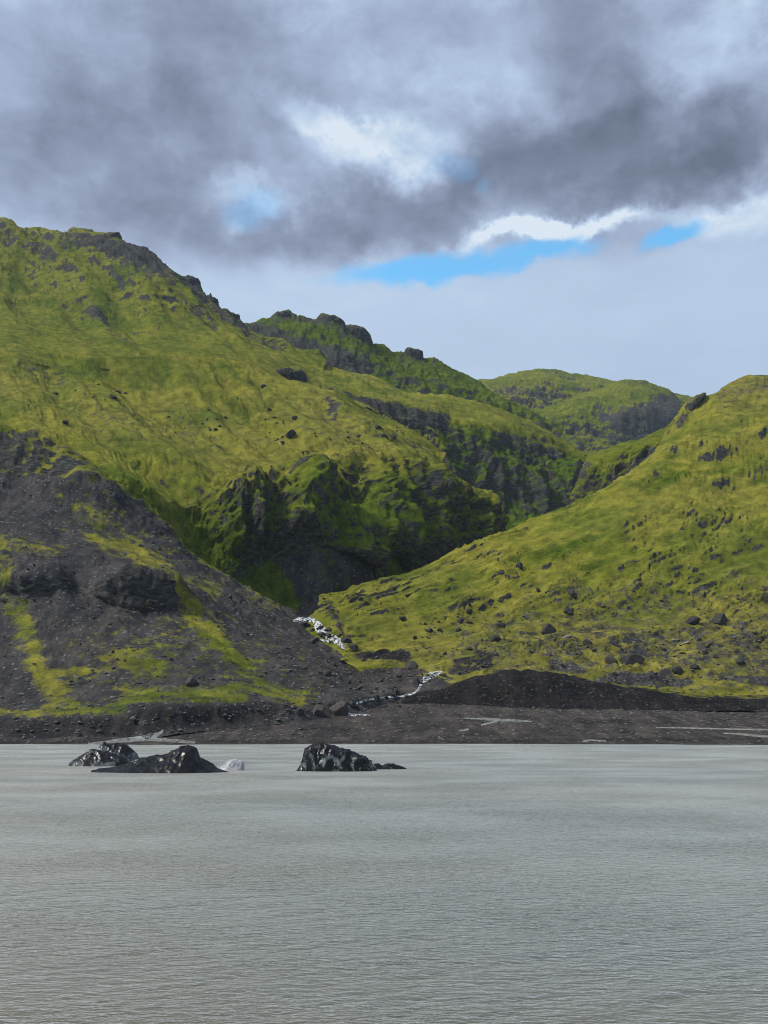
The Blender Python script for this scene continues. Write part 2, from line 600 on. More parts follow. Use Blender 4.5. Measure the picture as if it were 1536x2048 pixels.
    me = mesh_from_grid(name, G2, [GROUND], {'cover': cov, 'aux': aux})
    o = link(name, me)
    o['kind'] = 'structure'
    ALL[o.name] = dict(pos=pos2, n=N1, cov=cov, aux=aux, px=px, py=py, obj=o)
    return o


def project(pos):
    x, y, z = pos[:, 0], np.maximum(pos[:, 1], 1.0), pos[:, 2] - CAM_Z
    dep = y * CP + z * SP
    up = -y * SP + z * CP
    return 768 + F * x / dep, 1024 - F * up / dep


R_, C_ = 'rough', 'cliff'
# ---- far hills
terrain('far_hill', [
    ([(820, 880, 2150), (1000, 870, 2200), (1150, 870, 2250), (1420, 880, 2300)], dict(rough=.6)),
    ([(820, 820, 2300), (980, 800, 2320), (1060, 800, 2350), (1110, 815, 2350), (1250, 820, 2400), (1420, 830, 2400)], dict(rough=.8, cliff=.25)),
    ([(820, 790, 2400), (1000, 775, 2420), (1090, 770, 2450), (1200, 785, 2480), (1420, 815, 2500)], dict(rough=.7, cliff=.25)),
    ([(820, 772, 2700), (930, 762, 2700), (1000, 755, 2700), (1050, 744, 2700), (1075, 739, 2700), (1110, 738, 2700), (1140, 746, 2700), (1240, 765, 2700), (1420, 800, 2700)], dict(rough=.3, smooth=8)),
], strokes=[('lush_shade', [(800, 700), (1450, 700), (1450, 900), (800, 900)], 10, 5, .45),
            ('rock', [(985, 775, 3), (1010, 785, 12), (1050, 782, 8)], 6, 8, .9), ('rock', [(1075, 780, 6), (1080, 800, 12), (1105, 790, 8)], 6, 8, .9),
            ('rock', [(1095, 741, 5), (1150, 758, 5)], 5, 6, .8)],
   streak=(1, .2, -.5), seed=1, lumps=.45, amp=1.7, big=1.2)
terrain('far_hill', [
    ([(960, 930, 1750), (1100, 930, 1780), (1200, 925, 1800), (1420, 920, 1850)], dict(rough=.5)),
    ([(960, 890, 1850), (1110, 880, 1860), (1200, 880, 1870), (1280, 880, 1880), (1420, 870, 1900)], dict(rough=.6, cliff=.32)),
    ([(960, 880, 1870), (1090, 850, 1900), (1190, 835, 1900), (1280, 835, 1880), (1330, 840, 1880), (1420, 840, 1900)], dict(rough=.6, cliff=.32)),
    ([(960, 870, 1880), (1063, 832, 1980), (1193, 800, 2000), (1250, 790, 1980), (1300, 790, 1960), (1345, 805, 1950), (1420, 815, 2000)], dict(rough=.4, cliff=.25)),
    ([(960, 868, 2000), (1063, 828, 2050), (1120, 802, 2100), (1193, 779, 2100), (1238, 767, 2080), (1255, 763, 2080), (1290, 764, 2080), (1338, 781, 2050), (1350, 793, 2040), (1358, 801, 2040), (1420, 806, 2040)], dict(rough=.25, smooth=6)),
], strokes=[('lush_shade', [(900, 700), (1450, 700), (1450, 960), (900, 960)], 10, 5, .55),
            ('rock', [(1205, 832, 10), (1270, 838, 14), (1330, 820, 28), (1345, 800, 12)], 8, 10, 1), ('rock', [(1180, 880, 10), (1290, 880, 14), (1340, 870, 12)], 8, 10, .7),
            ('rock', [(1240, 768, 4), (1290, 768, 4)], 5, 5, .8)],
   streak=(1, .2, -.5), seed=2, lumps=.45, amp=1.5, big=1.2)
# ---- crag ridge behind the bench
terrain('ridge', [
    ([(430, 760, 1330), (600, 790, 1330), (760, 800, 1340), (870, 830, 1350), (1120, 900, 1380)], dict(rough=.3)),
    ([(430, 690, 1380), (560, 715, 1385), (680, 738, 1390), (780, 765, 1395), (880, 790, 1400), (1120, 880, 1430)], dict(rough=.4, cliff=.5)),
    ([(430, 672, 1420), (520, 675, 1420), (600, 690, 1410), (700, 715, 1410), (770, 735, 1430), (880, 768, 1440), (1120, 870, 1480)], dict(rough=.5, cliff=.6)),
    ([(430, 665, 1450), (530, 656, 1460), (600, 660, 1455), (660, 668, 1455), (735, 700, 1470), (800, 728, 1500), (880, 750, 1500), (1120, 862, 1540)], dict(rough=.4, cliff=.4)),
    ([(430, 660, 1500), (490, 651, 1500), (510, 648, 1500), (540, 640, 1500), (554, 629, 1500), (576, 624, 1500), (580, 630, 1500), (592, 637, 1500), (625, 635, 1500), (632, 638, 1500),
      (655, 632, 1500), (665, 635, 1500), (686, 643, 1500), (690, 652, 1500), (707, 651, 1500), (728, 660, 1500), (738, 668, 1500), (741, 690, 1500), (765, 693, 1520), (790, 710, 1530),
      (850, 722, 1540), (880, 730, 1540), (900, 742, 1550), (935, 758, 1560), (980, 788, 1570), (1120, 860, 1600)], dict(rough=.3, cliff=.35, smooth=0)),
], strokes=[('lush_shade', [(400, 600), (1150, 600), (1150, 930), (400, 930)], 10, 5, .85),  # first stroke paints the ridge's shadow as darker green over all of it
            ('rock', [(505, 662, 14), (540, 685, 26), (590, 705, 26), (680, 722, 24), (740, 742, 10)], 12, 14, 1),
            ('rock', [(550, 632, 8), (585, 640, 10), (660, 648, 14), (735, 672, 16)], 8, 10, .9), ('scree', [(800, 720, 8), (835, 725, 10), (860, 735, 6)], 8, 6, .5)],
   streak=(1, -1, -.9), stretch=5, step=2.2, seed=3, amp=1.2, big=1.2)
# ---- upper left slope up to the skyline
SK = [(-320, 330, 1450), (-150, 400, 1400), (0, 432, 1350), (20, 436, 1350), (60, 458, 1340), (108, 480, 1335), (130, 485, 1330), (165, 480, 1330), (250, 508, 1315), (262, 511, 1312), (285, 515, 1310), (305, 523, 1305),
      (318, 530, 1300), (325, 536, 1300), (358, 552, 1290), (366, 556, 1290), (385, 566, 1285), (402, 590, 1280), (407, 596, 1275), (420, 604, 1275), (438, 616, 1270), (443, 620, 1265), (462, 627, 1260),
      (480, 640, 1255), (490, 650, 1250), (520, 668, 1250), (560, 694, 1250), (600, 722, 1250), (640, 742, 1250)]
terrain('hillside', [
    ([(-320, 740, 780), (0, 735, 800), (180, 735, 830), (430, 745, 880), (520, 775, 930), (640, 800, 980)], dict(rough=.05)),
    ([(-320, 690, 830), (0, 690, 850), (180, 695, 880), (430, 702, 960), (560, 726, 1040), (640, 760, 1080)], dict(rough=.05)),
    ([(-320, 590, 1000), (0, 610, 1010), (200, 640, 1020), (400, 670, 1080), (560, 712, 1140), (640, 752, 1150)], dict(rough=.45)),
    ([(-320, 480, 1180), (0, 520, 1180), (200, 570, 1170), (350, 610, 1170), (480, 670, 1180), (580, 718, 1200), (640, 748, 1200)], dict(rough=.6, cliff=.12)),
    ([(-320, 410, 1290), (0, 470, 1270), (130, 512, 1260), (250, 550, 1240), (350, 580, 1230), (430, 625, 1230), (490, 658, 1225), (560, 698, 1225), (640, 744, 1230)], dict(rough=.6, cliff=.45)),
    (SK, dict(rough=.35, cliff=.35, smooth=0)),
], strokes=[('dry', [(0, 690), (400, 690), (640, 740), (640, 760), (0, 760)], 20, 20, .2),
            ('lush_shade', [(-320, 380), (20, 430), (300, 520), (500, 640), (640, 740), (300, 660), (0, 560), (-320, 540)], 60, 40, .45), ('lush_shade', [(-320, 560, 40), (100, 660, 60), (330, 700, 40), (480, 715, 18)], 40, 20, .45),
            ('rock', [(130, 500, 10), (200, 520, 18), (250, 540, 28), (300, 565, 30), (335, 590, 12)], 12, 16, 1),
            ('rock', [(260, 515, 12), (330, 545, 16), (400, 590, 20), (450, 628, 14), (490, 648, 8)], 10, 10, 1),
            ('scree', [(330, 560, 8), (390, 600, 9), (450, 645, 10), (560, 705, 5)], 6, 8, .8),
            ('rock', [(170, 620, 3), (195, 630, 8), (225, 650, 4)], 5, 6, 1), ('rock', [(215, 655, 3), (255, 675, 6), (275, 685, 3)], 5, 6, .8),
            ('rock', [(340, 615, 5), (375, 640, 9), (410, 665, 9), (430, 675, 4)], 8, 10, .8), ('rock', [(20, 480, 6), (70, 500, 12), (105, 525, 10)], 8, 10, .8),
            ('rock', [(0, 450, 8), (50, 462, 6)], 8, 10, .6)],
   streak=(1, -1.3, -1.1), stretch=6, step=2.2, seed=4, amp=1.0, lumps=.75, big=4.2)
# ---- canyon wall with its bench
terrain('canyon_wall', [
    ([(440, 980, 930), (700, 1100, 960), (900, 1180, 980), (1000, 1120, 990), (1060, 1090, 1000), (1260, 1060, 1040)], dict(rough=.3, cliff=.1)),
    ([(440, 900, 975), (700, 1020, 990), (900, 1070, 1020), (980, 1030, 1040), (1060, 1050, 1040), (1150, 1040, 1060), (1260, 1040, 1080)], dict(rough=.4, cliff=.6)),
    ([(440, 850, 1000), (700, 930, 1010), (900, 960, 1050), (1000, 950, 1075), (1090, 970, 1080), (1170, 970, 1090), (1260, 990, 1110)], dict(rough=.6, cliff=1.0)),
    ([(440, 800, 1020), (600, 800, 1010), (700, 830, 1030), (800, 850, 1060), (900, 880, 1075), (1000, 900, 1100), (1090, 920, 1110), (1170, 935, 1120), (1260, 960, 1140)], dict(rough=.6, cliff=.9)),
    ([(440, 735, 1010), (530, 742, 1020), (600, 748, 1025), (612, 772, 1035), (640, 783, 1040), (720, 797, 1050), (790, 806, 1065), (870, 824, 1080), (895, 848, 1085), (960, 852, 1100), (1040, 862, 1120), (1110, 885, 1130), (1168, 912, 1135), (1260, 945, 1160)], dict(rough=.3, cliff=.25, smooth=6)),
    ([(440, 722, 1060), (600, 735, 1090), (700, 765, 1120), (800, 792, 1140), (880, 805, 1150), (960, 826, 1150), (1040, 850, 1160), (1110, 876, 1160), (1168, 908, 1160), (1260, 940, 1190)], dict(rough=.35, cliff=.1)),
    ([(440, 712, 1180), (600, 726, 1200), (680, 738, 1230), (760, 753, 1250), (810, 783, 1240), (850, 784, 1200), (900, 786, 1200), (950, 798, 1200), (1000, 816, 1200), (1060, 842, 1200), (1108, 868, 1190), (1160, 902, 1180), (1260, 936, 1200)], dict(rough=.25, smooth=8)),
], strokes=[('lush_shade', [(880, 850), (960, 860), (1110, 900), (1260, 950), (1260, 1120), (880, 1180), (860, 980)], 14, 12, 1.0),
            ('rock', [(530, 748, 6), (600, 762, 10), (640, 786, 6), (720, 806, 10), (800, 825, 16), (880, 850, 20)], 8, 8, 1),
            ('rock', [(1000, 880, 10), (1060, 890, 12), (1110, 915, 12)], 8, 12, .8), ('rock', [(1040, 850, 4), (1090, 868, 5), (1112, 872, 3)], 4, 5, .9),
            ('rock', [(905, 890, 20), (960, 920, 30), (1060, 990, 35), (1140, 1010, 20)], 20, 30, .5),
            ('rock', [(910, 980, 14), (1000, 1000, 20), (1120, 1040, 16)], 14, 20, .45),
            ('lushmoss', [(960, 1030), (1010, 1045), (1060, 1060), (1050, 1085), (1000, 1100), (985, 1085)], 8, 6, 1),
            ('scree', [(985, 1060, 8), (1010, 1092, 12)], 8, 5, .7)],
   streak=(1, -.4, -.35), step=2.4, seed=5, amp=1.0, big=1.2, back=(160, -40), rock_lo=.38, rock_hi=.14)
# ---- main left hillside with the cliffs of the gorge
terrain('hillside', [
    ([(300, 1330, 560), (430, 1290, 575), (560, 1248, 590), (650, 1236, 620), (740, 1212, 670), (850, 1172, 750), (1010, 1120, 860)], dict(rough=.2)),
    ([(60, 1120, 560), (300, 1180, 575), (440, 1165, 590), (500, 1150, 610), (560, 1118, 625), (600, 1108, 630), (640, 1125, 640), (700, 1165, 665), (760, 1118, 700), (800, 1140, 740), (850, 1150, 765), (1000, 1094, 868)], dict(rough=.4, cliff=[(0, .12), (400, .15), (470, .25), (1000, .25)])),
    ([(-40, 1020, 560), (200, 1040, 575), (330, 1075, 590), (440, 1070, 605), (540, 1050, 625), (620, 1050, 640), (700, 1060, 670), (780, 1060, 715), (850, 1075, 770), (930, 1070, 830), (985, 1078, 865)], dict(rough=.6, cliff=[(0, .12), (380, .25), (460, 1), (1000, 1)])),
    ([(-120, 960, 570), (100, 960, 580), (230, 985, 590), (330, 1000, 600), (430, 1000, 615), (520, 990, 635), (560, 965, 650), (640, 985, 675), (665, 1010, 700), (720, 985, 715), (800, 985, 760), (870, 1000, 800), (930, 1010, 845), (965, 1034, 870)], dict(rough=.6, cliff=[(0, .1), (360, .2), (460, .9), (1000, .9)])),
    ([(-200, 900, 590), (60, 900, 600), (230, 955, 605), (330, 975, 620), (430, 978, 630), (520, 972, 645), (560, 935, 665), (635, 915, 690), (650, 935, 735), (680, 940, 735), (700, 925, 725), (760, 930, 760), (820, 940, 790), (880, 955, 825), (905, 968, 850), (930, 985, 875)], dict(rough=.4, cliff=[(0, .05), (360, .1), (460, .45), (1000, .45)], smooth=10)),
    ([(-260, 860, 620), (100, 870, 640), (300, 900, 660), (450, 910, 680), (600, 885, 730), (700, 890, 770), (800, 900, 810), (850, 915, 850), (905, 940, 885)], dict(rough=.45)),
    ([(-300, 780, 700), (100, 790, 720), (300, 810, 750), (450, 825, 780), (600, 835, 830), (720, 850, 870), (800, 868, 900), (850, 885, 910), (897, 915, 915)], dict(rough=.5)),
    ([(-320, 720, 790), (0, 735, 790), (180, 740, 800), (350, 755, 820), (500, 775, 860), (600, 800, 895), (700, 820, 920), (800, 852, 935), (850, 874, 935), (896, 908, 930)], dict(rough=.45)),
    ([(-320, 690, 830), (0, 698, 830), (180, 706, 840), (300, 704, 860), (430, 712, 890), (500, 737, 920), (560, 764, 950), (610, 780, 960), (700, 806, 965), (770, 832, 960), (830, 862, 950), (894, 902, 945)], dict(rough=.06, smooth=10)),
], strokes=[('moss', [(100, 950), (240, 960), (420, 985), (470, 1100), (440, 1180), (330, 1200), (100, 1050)], 20, 20, .8), ('moss', [(420, 950), (640, 900), (900, 930), (1010, 1100), (850, 1150), (740, 1110), (600, 1100), (440, 1130)], 20, 20, .40), ('lush_shade', [(380, 1010), (540, 990), (660, 960), (760, 960), (880, 970), (985, 1050), (1010, 1120), (740, 1230), (560, 1250), (380, 1230)], 16, 16, .8),
            ('lush_shade', [(230, 960, 30), (330, 1030, 40), (420, 1080, 60)], 30, 20, .5),
            ('scree', [(300, 1260), (455, 1150), (520, 1180), (560, 1235), (600, 1250), (300, 1340)], 5, 5, .7),
            ('scree', [(585, 1105), (640, 1118), (700, 1170), (740, 1195), (720, 1220), (600, 1250), (570, 1190), (560, 1130)], 5, 6, .75),
            ('scree', [(715, 1130), (760, 1160), (830, 1175), (800, 1200), (740, 1215), (715, 1180)], 5, 6, .75),
            ('lushmoss', [(490, 1130), (540, 1130), (580, 1175), (600, 1220), (575, 1210), (520, 1165)], 5, 6, 1),
            ('lushmoss', [(740, 1115), (800, 1140), (850, 1150), (830, 1175), (780, 1160)], 5, 6, 1),
            ('scree', [(0, 770, 18), (120, 790, 14), (250, 815, 30), (380, 840, 25), (520, 850, 15)], 40, 40, .46),
            ('scree', [(600, 830, 22), (680, 870, 30), (760, 890, 24)], 40, 40, .46), ('scree', [(650, 830, 5), (665, 845, 8)], 5, 6, .9),
            ('scree', [(60, 735, 16), (120, 745, 12)], 12, 12, .5),
            ('rock', [(645, 920, 8), (655, 960, 10), (665, 990, 10)], 6, 6, 1), ('rock', [(790, 868, 3), (830, 885, 7), (860, 900, 5)], 5, 6, .7),
            ('rock', [(690, 955, 8), (720, 968, 9)], 6, 8, .8), ('rock', [(800, 985, 14), (850, 1010, 24), (900, 1030, 24), (960, 1060, 14)], 10, 12, .6),
            ('rock', [(440, 985, 5), (520, 1000, 16), (545, 1060, 20), (600, 1080, 25)], 12, 16, .45),
            ('lush_shade', [(150, 850, 20), (300, 880, 30), (460, 925, 25)], 40, 30, .3), ('dry', [(60, 820, 10), (300, 860, 30), (500, 920, 40), (640, 890, 30), (800, 910, 25)], 40, 40, .6)],
   streak=(1, -1.2, -.9), stretch=6, seed=6, amp=1.0, lumps=.75, big=4.2, flute=1.9, rock_lo=.24, rock_hi=.0)
# ---- scree spur left, down to the shore bank
terrain('scree_slope', [
    ([(-300, 1482, 286), (0, 1481, 287), (300, 1475, 292), (450, 1457, 314), (600, 1448, 328), (700, 1433, 348), (790, 1404, 384)], dict(rough=.05, smooth=10)),
    ([(-300, 1474, 290), (0, 1472, 291), (300, 1466, 296), (450, 1448, 318), (600, 1440, 332), (700, 1425, 352), (790, 1396, 388)], dict(rough=.15, cliff=.06, smooth=10)),
    ([(-300, 1432, 302), (0, 1431, 302), (200, 1432, 304), (270, 1422, 306), (350, 1412, 312), (450, 1409, 324), (560, 1412, 338), (640, 1405, 350), (720, 1398, 365), (790, 1388, 392)], dict(rough=.15, cliff=.04, smooth=10)),
    ([(-300, 1395, 345), (0, 1388, 345), (240, 1378, 348), (400, 1376, 350), (520, 1368, 362), (640, 1378, 372), (720, 1386, 382), (790, 1384, 396)], dict(rough=.15)),
    ([(-300, 1310, 372), (0, 1310, 372), (150, 1305, 375), (300, 1310, 376), (440, 1315, 384), (560, 1325, 395), (650, 1345, 402), (720, 1375, 402), (790, 1381, 402)], dict(rough=.3)),
    ([(-300, 1195, 420), (0, 1205, 420), (110, 1196, 422), (200, 1216, 424), (290, 1226, 426), (350, 1222, 430), (440, 1255, 436), (540, 1290, 444), (620, 1320, 448), (700, 1360, 440), (790, 1379, 420)], dict(rough=.3, cliff=[(0, .4), (130, .4), (150, .1), (185, .1), (215, .5), (340, .5), (370, .15), (800, .1)])),
    ([(-300, 1120, 424), (0, 1165, 424), (40, 1160, 423), (110, 1166, 424), (145, 1180, 436), (185, 1178, 436), (215, 1165, 427), (270, 1152, 426), (330, 1168, 432), (380, 1195, 448), (460, 1225, 470), (560, 1265, 482), (630, 1300, 478), (710, 1352, 455), (790, 1378, 425)], dict(rough=.5, cliff=[(0, .6), (130, .6), (150, .15), (185, .15), (215, .7), (340, .7), (370, .2), (800, .1)])),
    ([(-300, 1080, 450), (0, 1090, 455), (100, 1105, 458), (200, 1125, 462), (270, 1138, 466), (320, 1150, 470), (380, 1170, 480), (460, 1200, 496), (560, 1248, 506), (640, 1292, 496), (715, 1348, 465), (790, 1377, 430)], dict(rough=.4, cliff=.15)),
    ([(-300, 1000, 500), (0, 1030, 502), (80, 1035, 504), (200, 1075, 512), (300, 1110, 518), (400, 1160, 526), (480, 1198, 534), (580, 1246, 540), (650, 1288, 520), (718, 1345, 475), (790, 1376, 435)], dict(rough=.3, cliff=.1)),
    ([(-300, 930, 545), (0, 960, 545), (80, 962, 546), (165, 965, 548), (230, 1015, 550), (320, 1075, 555), (400, 1140, 560), (480, 1190, 562), (590, 1244, 562), (655, 1285, 535), (720, 1343, 482), (790, 1375, 438)], dict(rough=.3, cliff=.8)),
    ([(-300, 850, 575), (0, 858, 570), (60, 866, 572), (100, 890, 572), (165, 940, 572), (240, 1000, 575), (330, 1065, 578), (410, 1130, 580), (490, 1184, 580), (600, 1242, 575), (660, 1284, 540), (722, 1342, 486), (790, 1374, 440)], dict(rough=.3, cliff=.55, smooth=8)),
], strokes=[('scree', [(-300, 940), (170, 965), (300, 1040), (440, 1150), (600, 1240), (670, 1290), (800, 1370), (800, 1440), (800, 1540), (-300, 1540)], 6, 8, 1.0),
            ('brown', [(560, 1250), (680, 1300), (720, 1350), (640, 1370), (560, 1330)], 20, 20, .6),
            ('dark', [(160, 930, 20), (300, 1045, 16), (420, 1140, 12)], 10, 10, .45),
            ('dark', [(-300, 1432), (0, 1436), (210, 1436), (350, 1416), (450, 1414), (600, 1416), (640, 1430), (450, 1452), (300, 1470), (-300, 1478)], 3, 4, .55),
            ('moss', [(-300, 1405), (0, 1408), (100, 1410), (200, 1404), (330, 1385), (420, 1376), (520, 1366), (590, 1372), (640, 1388), (600, 1408), (450, 1404), (350, 1408), (260, 1418), (180, 1430), (0, 1432), (-300, 1432)], 5, 12, 0.52),
            ('moss', [(180, 1240), (420, 1180), (560, 1260), (660, 1350), (600, 1400), (200, 1400), (60, 1340)], 60, 50, .35), ('moss', [(150, 960), (260, 1030), (420, 1150), (300, 1140), (100, 1050)], 30, 30, .36),
            ('brown', [(100, 1290, 20), (200, 1300, 30)], 20, 20, .8), ('moss', [(0, 1090, 10), (20, 1180, 22), (50, 1250, 22), (70, 1330, 20), (110, 1390, 26)], 12, 18, 0.63),
            ('moss', [(240, 1380, 8), (300, 1392, 10)], 8, 10, 0.56),
            ('moss', [(110, 1345, 8), (180, 1352, 10)], 8, 12, 0.56), ('moss', [(220, 1320, 10), (270, 1330, 14), (330, 1352, 10)], 10, 16, 0.63),
            ('moss', [(340, 1190, 8), (400, 1250, 16), (460, 1310, 16), (515, 1345, 10)], 8, 14, 0.66), ('moss', [(370, 1170, 6), (430, 1190, 8)], 6, 8, 0.49),
            ('moss', [(180, 1080, 10), (260, 1110, 14), (330, 1150, 12), (345, 1185, 6)], 8, 10, 0.66), ('moss', [(-20, 1060), (80, 1080), (140, 1100), (100, 1120), (0, 1100)], 8, 10, 0.49),
            ('moss', [(120, 1000, 6), (200, 1050, 8)], 10, 14, 0.42), ('moss', [(350, 1085, 3), (440, 1160, 5), (540, 1225, 8)], 8, 8, 0.49), ('moss', [(620, 1245, 5), (655, 1275, 5)], 8, 8, 0.28),
            ('moss', [(60, 860, 8), (130, 900, 10), (175, 940, 8)], 8, 10, 0.42),
            ('dry', [(0, 1060), (350, 1100), (350, 1200), (0, 1180)], 20, 10, .5),
            ('rock', [(30, 1180, 14), (110, 1178, 14), (180, 1195, 16), (250, 1185, 24), (310, 1190, 20), (345, 1205, 8)], 8, 10, 1), ('rock', [(-200, 1120, 20), (0, 1110, 14), (60, 1130, 10)], 8, 10, .9),
            ('rock', [(-300, 920), (0, 880), (60, 868), (110, 900), (165, 945), (160, 962), (0, 965), (-300, 960)], 6, 8, .9),
            ('rock', [(700, 1340, 10), (640, 1318, 6)], 8, 8, .5)],
   streak=(1, -.7, -.6), stretch=3, step=2.2, seed=7, amp=.85, big=1.2, lumps=.4, scarp=.7, flute=.6, back=(70, -50))
# ---- right hand hillside
terrain('outcrop_ridge', [
    ([(1120, 1090, 760), (1160, 1075, 770), (1300, 1010, 790), (1420, 930, 820)], dict(rough=.3, cliff=.2)),
    ([(1140, 1040, 800), (1165, 1020, 810), (1260, 975, 815), (1330, 915, 830), (1420, 880, 850)], dict(rough=.4, cliff=.6)),
    ([(1150, 1010, 815), (1170, 975, 825), (1250, 940, 830), (1330, 890, 850), (1420, 850, 870)], dict(rough=.5, cliff=.6)),
    ([(1158, 985, 825), (1176, 938, 838), (1215, 915, 845), (1280, 900, 850), (1350, 870, 870), (1420, 820, 880)], dict(rough=.4, cliff=.35)),
    ([(1163, 965, 840), (1170, 940, 850), (1178, 912, 870), (1210, 903, 880), (1280, 882, 890), (1335, 858, 900), (1350, 838, 905), (1380, 815, 910), (1420, 800, 920)], dict(rough=.3, cliff=.15, smooth=6)),
], strokes=[('lush_shade', [(1100, 880), (1450, 780), (1450, 1100), (1100, 1100)], 10, 5, .55), ('rock', [(1160, 1020, 8), (1172, 960, 10), (1180, 925, 8)], 6, 8, .9),
            ('rock', [(1255, 970, 14), (1290, 935, 16), (1312, 915, 8)], 6, 8, 1), ('rock', [(1190, 960, 8), (1215, 985, 8)], 8, 8, .7)],
   rock_lo=.42, rock_hi=.2, streak=(1, .3, .5), seed=8, amp=.8, big=.4, terr=1.2)
terrain('hillside', [
    ([(600, 1290, 520), (680, 1320, 470), (720, 1345, 450), (850, 1395, 412), (1000, 1400, 404), (1300, 1412, 402), (1536, 1418, 402), (1880, 1420, 402)], dict(rough=.1)),
    ([(620, 1265, 545), (690, 1290, 500), (740, 1312, 480), (860, 1352, 440), (960, 1335, 440), (1050, 1338, 432), (1300, 1365, 428), (1536, 1375, 425), (1880, 1380, 425)], dict(rough=.2)),
    ([(632, 1250, 560), (700, 1262, 530), (780, 1275, 510), (900, 1282, 495), (1050, 1285, 485), (1300, 1290, 475), (1536, 1295, 470), (1880, 1290, 470)], dict(rough=.35)),
    ([(640, 1240, 570), (710, 1235, 560), (800, 1225, 550), (920, 1205, 545), (1050, 1190, 540), (1300, 1175, 530), (1536, 1160, 530), (1880, 1140, 530)], dict(rough=.45)),
    ([(645, 1232, 580), (720, 1213, 578), (810, 1190, 575), (900, 1160, 580), (1050, 1115, 590), (1300, 1050, 600), (1536, 1010, 610), (1880, 960, 610)], dict(rough=.45)),
    ([(648, 1229, 585), (725, 1206, 588), (815, 1180, 590), (905, 1145, 600), (1020, 1100, 625), (1150, 1055, 660), (1300, 970, 680), (1400, 905, 700), (1536, 860, 710), (1880, 810, 710)], dict(rough=.45, cliff=.05)),
    ([(650, 1227, 590), (730, 1202, 595), (820, 1173, 602), (910, 1136, 615), (1000, 1100, 640), (1050, 1078, 655), (1105, 1060, 680), (1155, 1038, 700), (1253, 978, 735), (1310, 922, 755), (1345, 880, 765), (1380, 850, 775), (1450, 800, 780), (1536, 780, 780), (1880, 720, 780)], dict(rough=.35, cliff=.12)),
    ([(652, 1226, 594), (735, 1200, 600), (825, 1170, 608), (915, 1132, 622), (1003, 1097, 648), (1053, 1075, 665), (1108, 1057, 690), (1158, 1034, 712), (1256, 973, 750), (1312, 915, 775), (1340, 870, 790), (1352, 835, 800), (1376, 800, 810), (1400, 793, 815), (1440, 774, 820), (1465, 752, 825), (1482, 744, 825), (1500, 740, 825), (1520, 739, 825), (1536, 742, 825), (1600, 760, 830), (1700, 740, 850), (1880, 690, 850)], dict(rough=.2, cliff=.1, smooth=4)),
], strokes=[('scree', [(850, 1300, 20), (1000, 1290, 50), (1200, 1280, 60), (1400, 1300, 70), (1700, 1300, 70)], 50, 60, .58),
            ('brown', [(900, 1250, 10), (1050, 1225, 20), (1250, 1200, 30), (1450, 1190, 30), (1700, 1180, 40)], 40, 50, .57),
            ('dark', [(1480, 1200, 14), (1536, 1190, 20), (1700, 1180, 30)], 20, 20, .6),
            ('dark', [(705, 1308), (740, 1298), (800, 1296), (830, 1312), (820, 1330), (770, 1330), (715, 1318)], 4, 6, .9),
            ('dark', [(885, 1340), (920, 1312), (960, 1298), (1000, 1300), (980, 1330), (920, 1345)], 4, 6, .75),
            ('scree', [(940, 1365), (985, 1330), (1040, 1332), (1050, 1350), (960, 1370)], 4, 6, .9),
            ('scree', [(1170, 1360), (1220, 1338), (1300, 1338), (1380, 1345), (1390, 1362), (1320, 1372), (1230, 1368)], 4, 6, .85),
            ('scree', [(1110, 1320, 10), (1160, 1330, 14)], 6, 6, .8), ('scree', [(1270, 1290, 8), (1330, 1305, 12)], 6, 8, .8), ('scree', [(1440, 1350, 10), (1530, 1358, 14)], 6, 8, .8),
            ('lush_shade', [(1200, 1130, 20), (1400, 1150, 20), (1600, 1140, 25)], 30, 20, .5), ('lush_shade', [(660, 1230, 10), (760, 1240, 20), (820, 1225, 20)], 20, 20, .4),
            ('moss', [(770, 1350, 14), (830, 1340, 12), (880, 1372, 8)], 8, 10, .8),
            ('rock', [(1352, 858, 8), (1375, 830, 12), (1385, 805, 6), (1410, 798, 5)], 6, 8, .8), ('dry', [(1430, 740), (1600, 740), (1600, 830), (1430, 820)], 20, 20, .6),
            ('brown', [(1450, 800, 20), (1480, 770, 25), (1536, 760, 30)], 25, 20, .55),
            ('dry', [(700, 1260), (1536, 1160), (1880, 1160), (1880, 1400), (800, 1400)], 60, 50, .7), ('dark', [(655, 1238, 4), (680, 1262, 7), (700, 1290, 7)], 6, 6, .8)],
   streak=(1, .38, .24), stretch=5, rock_lo=.44, rock_hi=.24, step=2.2, seed=9, amp=1.0, lumps=.8, big=3.0, scarp=1.5, terr=1.3)
